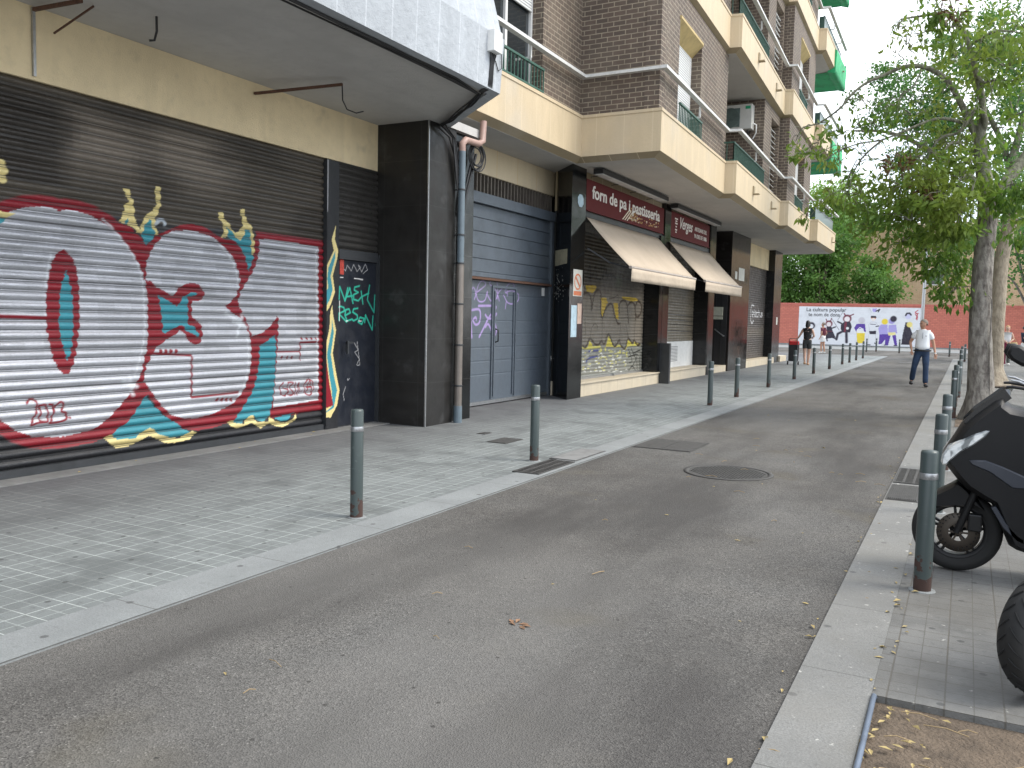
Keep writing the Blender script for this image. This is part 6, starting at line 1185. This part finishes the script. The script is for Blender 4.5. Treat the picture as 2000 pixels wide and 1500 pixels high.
m = MB(); m.loft([[(x-.17*s_, y-.12*s_, z), (x+.17*s_, y-.12*s_, z), (x+.17*s_, y+.12*s_, z), (x-.17*s_, y+.12*s_, z)] for z, s_ in ((.14, .85), (.2, 1), (.5, 1.06), (.78, 1.1), (.84, 1.0))], smooth=False); m.build('bag', simple('black nylon', (.018, .018, .02), .7), TR, bevel=.02)
m = MB(); m.box(x-.185, x+.185, y-.15, y+.12, .78, .93); m.build('flap', simple('red nylon flap', (.48, .012, .015), .55), TR, bevel=.03)
m = MB(); m.tube([(x-.16, y-.16, .1), (x-.16, y-.16, .98), (x-.13, y-.16, 1.03), (x+.13, y-.16, 1.03), (x+.16, y-.16, .98), (x+.16, y-.16, .1)], .012, 8); m.build('handle_frame', K['metal_dark'], TR)
for s_ in (-1, 1): m = MB(); m.lathe([(.0, -.02), (.07, -.02), (.08, 0), (.07, .02), (0, .02)], (x+s_*.2, y-.06, .08), axis='x', n=18); m.build('wheel', K['black'], TR)
# strolling person in maroon
mp2 = dict(stand); mp2.update(knl=(.06, -.06, .49), anl=(.06, -.04, .09), knr=(-.06, .03, .49), anr=(-.06, .10, .10), elr=(-.18, .12, 1.12), wrr=(-.12, .02, .95))
person('person in maroon shirt and white shorts walking in front of the mural', (-7.15, 50.8, .0), -1.9, mp2, 1.1, SKIN, simple('maroon shirt', (.12, .02, .04), .8), simple('white shorts', (.7, .7, .7), .8), HAIRG, short=True, shoe=K['white'], sub=1)
rp = dict(stand); rp.update(ell=(.24, -.02, 1.14), wrl=(.12, -.2, 1.06), elr=(-.22, -.02, 1.14), wrr=(-.08, -.2, 1.04))
RW, _, _ = person('smiling fair haired woman in white top and grey trousers standing by the tree trunk', (1.56, 43.5, .0), .1, rp, 1.05, SKIN2, POLO, simple('grey green trousers', (.10, .12, .11), .85), HAIRY, sleeve=0, hl=.05, shoe=K['white'], sub=1)
m = MB(); m.loft([[(1.36, 43.22, z), (1.52+dx, 43.22, z), (1.52+dx, 43.34, z), (1.36, 43.34, z)] for z, dx in ((.06, .02), (.5, .0), (.9, .03), (1.0, .02))]); tag(m.build('long_bag', simple('burgundy cloth', (.16, .008, .04), .8)), 'long burgundy cloth bag hanging in front of the fair haired woman', 'bag')
m = MB(); m.lathe([(.0, .72), (.14, .74), (.17, .85), (.15, .98), (.12, 1.02)], (1.80, 43.3, 0), n=14); m.tube([(1.68, 43.3, 1.0), (1.72, 43.3, 1.15), (1.84, 43.3, 1.16), (1.92, 43.3, 1.0)], .012, 6); tag(m.build('basket_bag', simple('straw bag', (.42, .30, .15), .9, v=.4, vs=25)), 'round straw bag on the fair haired woman\'s arm', 'bag')
rp2 = dict(stand); rp2.update(elr=(-.24, -.1, 1.14), wrr=(-.22, -.3, 1.2)); person('person in navy shirt, white shorts and dark cap at the right edge', (2.16, 42.4, .0), 1.2, rp2, 1.12, SKIN, simple('navy shirt', (.012, .02, .045), .8), simple('white shorts', (.7, .7, .7), .8), HAIRB, short=True, shoe=K['white'], sub=1)
# ================================================================ SCOOTERS
PL = Mat('matt black scooter plastic', (.007, .007, .008), .42, spec=.35); PL.bump(PL.noise(300, 2), .0006); PL = PL.done()
PLG = simple('satin graphite panel', (.05, .055, .068), .32, .2, v=.1); TY = Mat('tyre rubber', (.014, .014, .014), .7); TY = TY.done(); RIM = simple('black cast rim', (.011, .011, .012), .45, .1)
LENS = Mat('clear headlight lens', (.50, .54, .56), .12, .35, .8); LENS.mix(LENS.noise(16, 2, vec=LENS.pos((1, 1, 1.6)), lo=.42, hi=.55), (.82, .85, .86), amt=.8); LENS.mix(LENS.noise(13, 1, vec=LENS.pos((1.2, 1, .8)), lo=.56, hi=.62), (.07, .08, .085), amt=.75); LENS = LENS.done()
def pxz(P, Y): return [(aty(x, y, Y).x, aty(x, y, Y).z) for x, y in P]
def inflate(m, poly, yc, hw, inset=.05, mi=0, n=7, taper_=0.):
    cx = sum(p[0] for p in poly)/len(poly); cz = sum(p[1] for p in poly)/len(poly); k = len(poly); rings = []
    P = [Vector((a, b)) for a, b in poly]; ar = sum(P[i].x*P[(i+1) % k].y-P[(i+1) % k].x*P[i].y for i in range(k)); sg = 1 if ar > 0 else -1; N_ = []
    for i in range(k):
        e1 = (P[i]-P[i-1]).normalized(); e2 = (P[(i+1) % k]-P[i]).normalized(); a = Vector((-e1.y, e1.x))*sg; b = Vector((-e2.y, e2.x))*sg; v = (a+b); N_.append(v.normalized() if v.length > .1 else a)
    for j in range(n):
        t = -1+2*j/(n-1); d = inset*(1-math.sqrt(max(0, 1-abs(t)**2.6))); rings.append([(p.x+q.x*d, yc+hw*t, p.y+q.y*d) for p, q in zip(P, N_)])
    m.loft(rings, mi, True, cap=False); m.add(rings[0], [tuple(range(k-1, -1, -1))], mi, False); m.add(rings[-1], [tuple(range(k))], mi, False)
def wheel(root, c, R_, wd_, yaw=0., tread=False):
    t = MB(); pr = [(R_-.085, -wd_*.42), (R_-.05, -wd_*.5), (R_-.02, -wd_*.46), (R_-.006, -wd_*.3), (R_, 0), (R_-.006, wd_*.3), (R_-.02, wd_*.46), (R_-.05, wd_*.5), (R_-.085, wd_*.42)]; t.lathe(pr, c, axis='y', n=56)
    if tread:
        for i in range(26):
            a0 = 2*math.pi*i/26
            for s_ in (-1, 1):
                pts = []
                for k in range(5): f = k/4; a = a0+f*.22+(.12 if s_ > 0 else 0); rr = R_+.0015-.022*f**2.2; pts.append((c[0]+rr*math.cos(a), c[1]+s_*wd_*(.06+.38*f), c[2]+rr*math.sin(a)))
                t.tube(pts, [.0035, .004, .004, .0035, .002], 4, mi=1)
    ty = t.build('tyre', [TY, K['void']], root, fixn=False); r_ = MB(); ri = R_-.085
    r_.lathe([(ri-.025, -wd_*.30), (ri-.005, -wd_*.42), (ri+.004, -wd_*.40), (ri+.004, wd_*.40), (ri-.005, wd_*.42), (ri-.025, wd_*.30), (ri-.025, -wd_*.30)], c, axis='y', n=40); r_.lathe([(0, -wd_*.45), (.035, -wd_*.45), (.04, 0), (.035, wd_*.45), (0, wd_*.45)], c, axis='y', n=16)
    for i in range(5):
        a = 2*math.pi*i/5+.3
        for da in (-.13, .13): r_.bar((c[0]+.03*math.cos(a), c[1], c[2]+.03*math.sin(a)), (c[0]+(ri-.02)*math.cos(a+da), c[1], c[2]+(ri-.02)*math.sin(a+da)), .016, .03, up=(0, 1, 0))
    r_.build('rim', RIM, root); return ty
def scooter(label, loc):
    t = thing('scooter', label, 'scooter', loc); Y = 6.15; yn = 5.98
    wc = aty(1868, 1036, Y); R_ = .262; wc = (wc.x, Y, R_); wheel(t, wc, R_, .11); dc = (wc[0]+.01, Y-.075, wc[2])
    d = MB(); d.lathe([(.055, -.002), (.125, -.002), (.125, .002), (.055, .002), (.055, -.002)], dc, axis='y', n=40)
    for i in range(24):
        a = 2*math.pi*i/24
        for q in (.115, .100): d.box(dc[0]+q*math.cos(a+q*3)-.004, dc[0]+q*math.cos(a+q*3)+.004, dc[1]-.0035, dc[1]-.0025, dc[2]+q*math.sin(a+q*3)-.004, dc[2]+q*math.sin(a+q*3)+.004, 1)
    for i in range(6): a = 2*math.pi*i/6; d.bar((dc[0], dc[1], dc[2]), (dc[0]+.06*math.cos(a), dc[1], dc[2]+.06*math.sin(a)), .012, .006, up=(0, 1, 0))
    d.lathe([(0, -.03), (.018, -.03), (.02, 0)], dc, axis='y', n=12); d.build('brake_disc', [simple('bronze brake disc', (.075, .062, .05), .45, .5, v=.3), K['void']], t)
    m = MB(); m.box(dc[0]+.05, dc[0]+.13, dc[1]-.03, dc[1]+.03, dc[2]+.02, dc[2]+.13); m.build('brake_caliper', RIM, t, bevel=.01)
    for s_ in (-1, 1): m = MB(); m.tube([(wc[0], Y+s_*.09, wc[2]), (wc[0]+.10, Y+s_*.09, wc[2]+.30), (wc[0]+.2, Y+s_*.07, wc[2]+.62)], [.022, .025, .03], 10); m.build('fork_leg', PL, t)
    fn = pxz([(1790, 1003), (1796, 985), (1812, 970), (1828, 962), (1856, 949), (1871, 941), (1890, 955), (1911, 978), (1925, 1000), (1897, 988), (1888, 992), (1828, 994), (1806, 998)], yn+.07); m = MB(); inflate(m, fn, Y, .095, .018); m.build('front_fender', PLG if 0 else PL, t)
    body = pxz([(1838, 900), (1840, 888), (1850, 872), (1862, 855), (1877, 831), (1903, 808), (1941, 781), (1960, 775), (1968, 786), (1980, 795), (2000, 799)], yn)
    ext = [(.46, 1.06), (.56, .98), (.60, .80), (.68, .55), (.78, .38), (.86, .34), (1.15, .33), (1.3, .32), (1.3, .12), (.6, .10)]
    low = pxz([(2000, 1084), (1985, 1079), (1969, 1069), (1952, 1027), (1936, 988), (1916, 977), (1885, 957), (1867, 938), (1848, 914)], yn)
    m = MB(); inflate(m, body+ext+low, Y, .21, .045, n=11); m.build('front_fairing', PL, t)
    ws = pxz([(1876, 834), (1903, 808), (1941, 781), (1966, 764), (1979, 758), (1981, 762), (1972, 772), (1950, 788), (1915, 812), (1884, 838)], yn+.04); m = MB(); inflate(m, ws, Y, .15, .05); m.build('windscreen', simple('smoked windscreen', (.014, .014, .015), .2), t)
    hd = pxz([(1837, 900), (1840, 886), (1853, 869), (1878, 856), (1903, 845), (1925, 838), (1935, 840), (1925, 853), (1903, 869), (1878, 882), (1860, 897), (1850, 907), (1841, 907)], yn-.004)
    for s_ in (-1, 1):
        m = MB(); inflate(m, [(x, z) for x, z in hd], Y+s_*(.150), .082, .014); m.build('headlight', LENS, t)
        sp = pxz([(1891, 896), (1925, 896), (1960, 909), (2000, 927)], yn); sp += [(.52, .60), (.50, .50)]; sp += pxz([(2000, 955), (1976, 953), (1932, 922), (1897, 907)], yn); m = MB(); inflate(m, sp, Y+s_*.188, .030, .012); m.build('side_panel', PLG, t)
        rg_ = pxz([(1935, 990), (1945, 988), (1965, 1020), (1990, 1046), (2000, 1052), (2000, 1062), (1985, 1056), (1958, 1030)], yn-.01); m = MB(); inflate(m, rg_, Y+s_*.19, .02, .006); m.build('lower_trim', PLG, t)
        mc = aty(1993, 694, 6.0 if s_ < 0 else 6.3); mx_ = aty(1993, 694, 6.0); Ym = Y+s_*.30
        mr = [(mx_.x-.075, mx_.z+.01), (mx_.x-.055, mx_.z+.06), (mx_.x-.01, mx_.z+.065), (mx_.x+.06, mx_.z+.02), (mx_.x+.13, mx_.z-.07), (mx_.x+.10, mx_.z-.085), (mx_.x+.0, mx_.z-.06), (mx_.x-.05, mx_.z-.03)]; m = MB(); inflate(m, mr, Ym+.1 if s_ < 0 else Ym, .035, .02); mo = m.build('mirror', PL, t)
        m = MB(); m.tube([(mx_.x+.08, Y+s_*.22, mx_.z-.07), (mx_.x+.13, Y+s_*.18, 1.15), (mx_.x+.12, Y+s_*.12, 1.08)], .012, 8); m.build('mirror_stem', PL, t)
        a, b = aty(1974, 742, 5.95), aty(2006, 752, 5.95); m = MB(); yy = 5.92 if s_ < 0 else 6.38; m.tube([(a.x, yy, a.z), (a.x+.04, yy, a.z-.006), (b.x, yy, b.z), (b.x+.05, yy, b.z-.01)], [.006, .008, .008, .01], 8); m.build('brake_lever', K['steel'], t)
        a = aty(1965, 755, 5.95); m = MB(); m.tube([(a.x, yy-.01, a.z), (a.x+.03, yy-.01, a.z+.002), (a.x+.09, yy, a.z-.006), (a.x+.16, yy, a.z-.012)], [.008, .009, .009, .018], 8); m.build('lever_guard', PL, t)
    m = MB(); m.tube([(.44, 5.86, 1.13), (.42, 6.0, 1.15), (.40, 6.15, 1.12), (.42, 6.3, 1.15), (.44, 6.44, 1.13)], .018, 10); m.tube([(.44, 5.80, 1.13), (.44, 5.93, 1.135)], .026, 10); m.tube([(.44, 6.37, 1.135), (.44, 6.5, 1.13)], .026, 10); m.build('handlebar', PL, t)
    m = MB(); inflate(m, [(1.0, .72), (1.1, .80), (1.35, .80), (1.5, .88), (1.85, .90), (1.95, .84), (1.7, .74)], Y, .15, .05); m.build('seat', simple('black seat vinyl', (.02, .02, .02), .6), t)
    m = MB(); inflate(m, [(.98, .70), (1.75, .74), (2.0, .82), (1.95, .66), (1.6, .52), (1.25, .30), (1.1, .28), (1.0, .45)], Y, .18, .06); m.build('rear_body', PL, t)
    wheel(t, (1.55, Y, R_), R_, .13); return t
scooter('black scooter with clear slanted headlight parked with its front wheel on the kerb', (0, 6.15, 0))
# second machine, only its turned front wheel reaches into the picture
t = thing('motorbike', 'front wheel and treaded tyre of a second black motorbike at the bottom right edge', 'motorbike', (.385, 4.2, 0)); wheel(t, (.385, 4.2, .272), .272, .13, tread=True)
for s_ in (-1, 1): m = MB(); m.tube([(.385, 4.2+s_*.085, .27), (.50, 4.2+s_*.09, .60), (.66, 4.2+s_*.09, 1.02)], .024, 10); m.build('fork_leg', RIM, t)
m = MB(); inflate(m, [(.62, .62), (.66, .98), (.86, 1.02), (1.25, .86), (1.35, .62), (1.2, .36), (.8, .34)], 4.2, .16, .06); m.build('frame_fairing', PL, t); m = MB(); inflate(m, [(1.2, .80), (1.3, .88), (1.85, .92), (1.9, .84), (1.4, .72)], 4.2, .13, .04); m.build('seat', K['black'], t)
m = MB(); inflate(m, [(.60, .66), (.70, .72), (.78, .56), (.68, .50)], 4.12, .1, .03); m.build('red_panel', simple('red plastic', (.5, .01, .02), .35), t)
m = MB(); m.tube([(.72, 3.86, 1.08), (.68, 4.2, 1.04), (.72, 4.54, 1.08)], .016, 8); m.build('handlebar', K['black'], t); wheel(t, (1.68, 4.2, .28), .28, .14)
t.rotation_euler = (0, 0, rad(50))
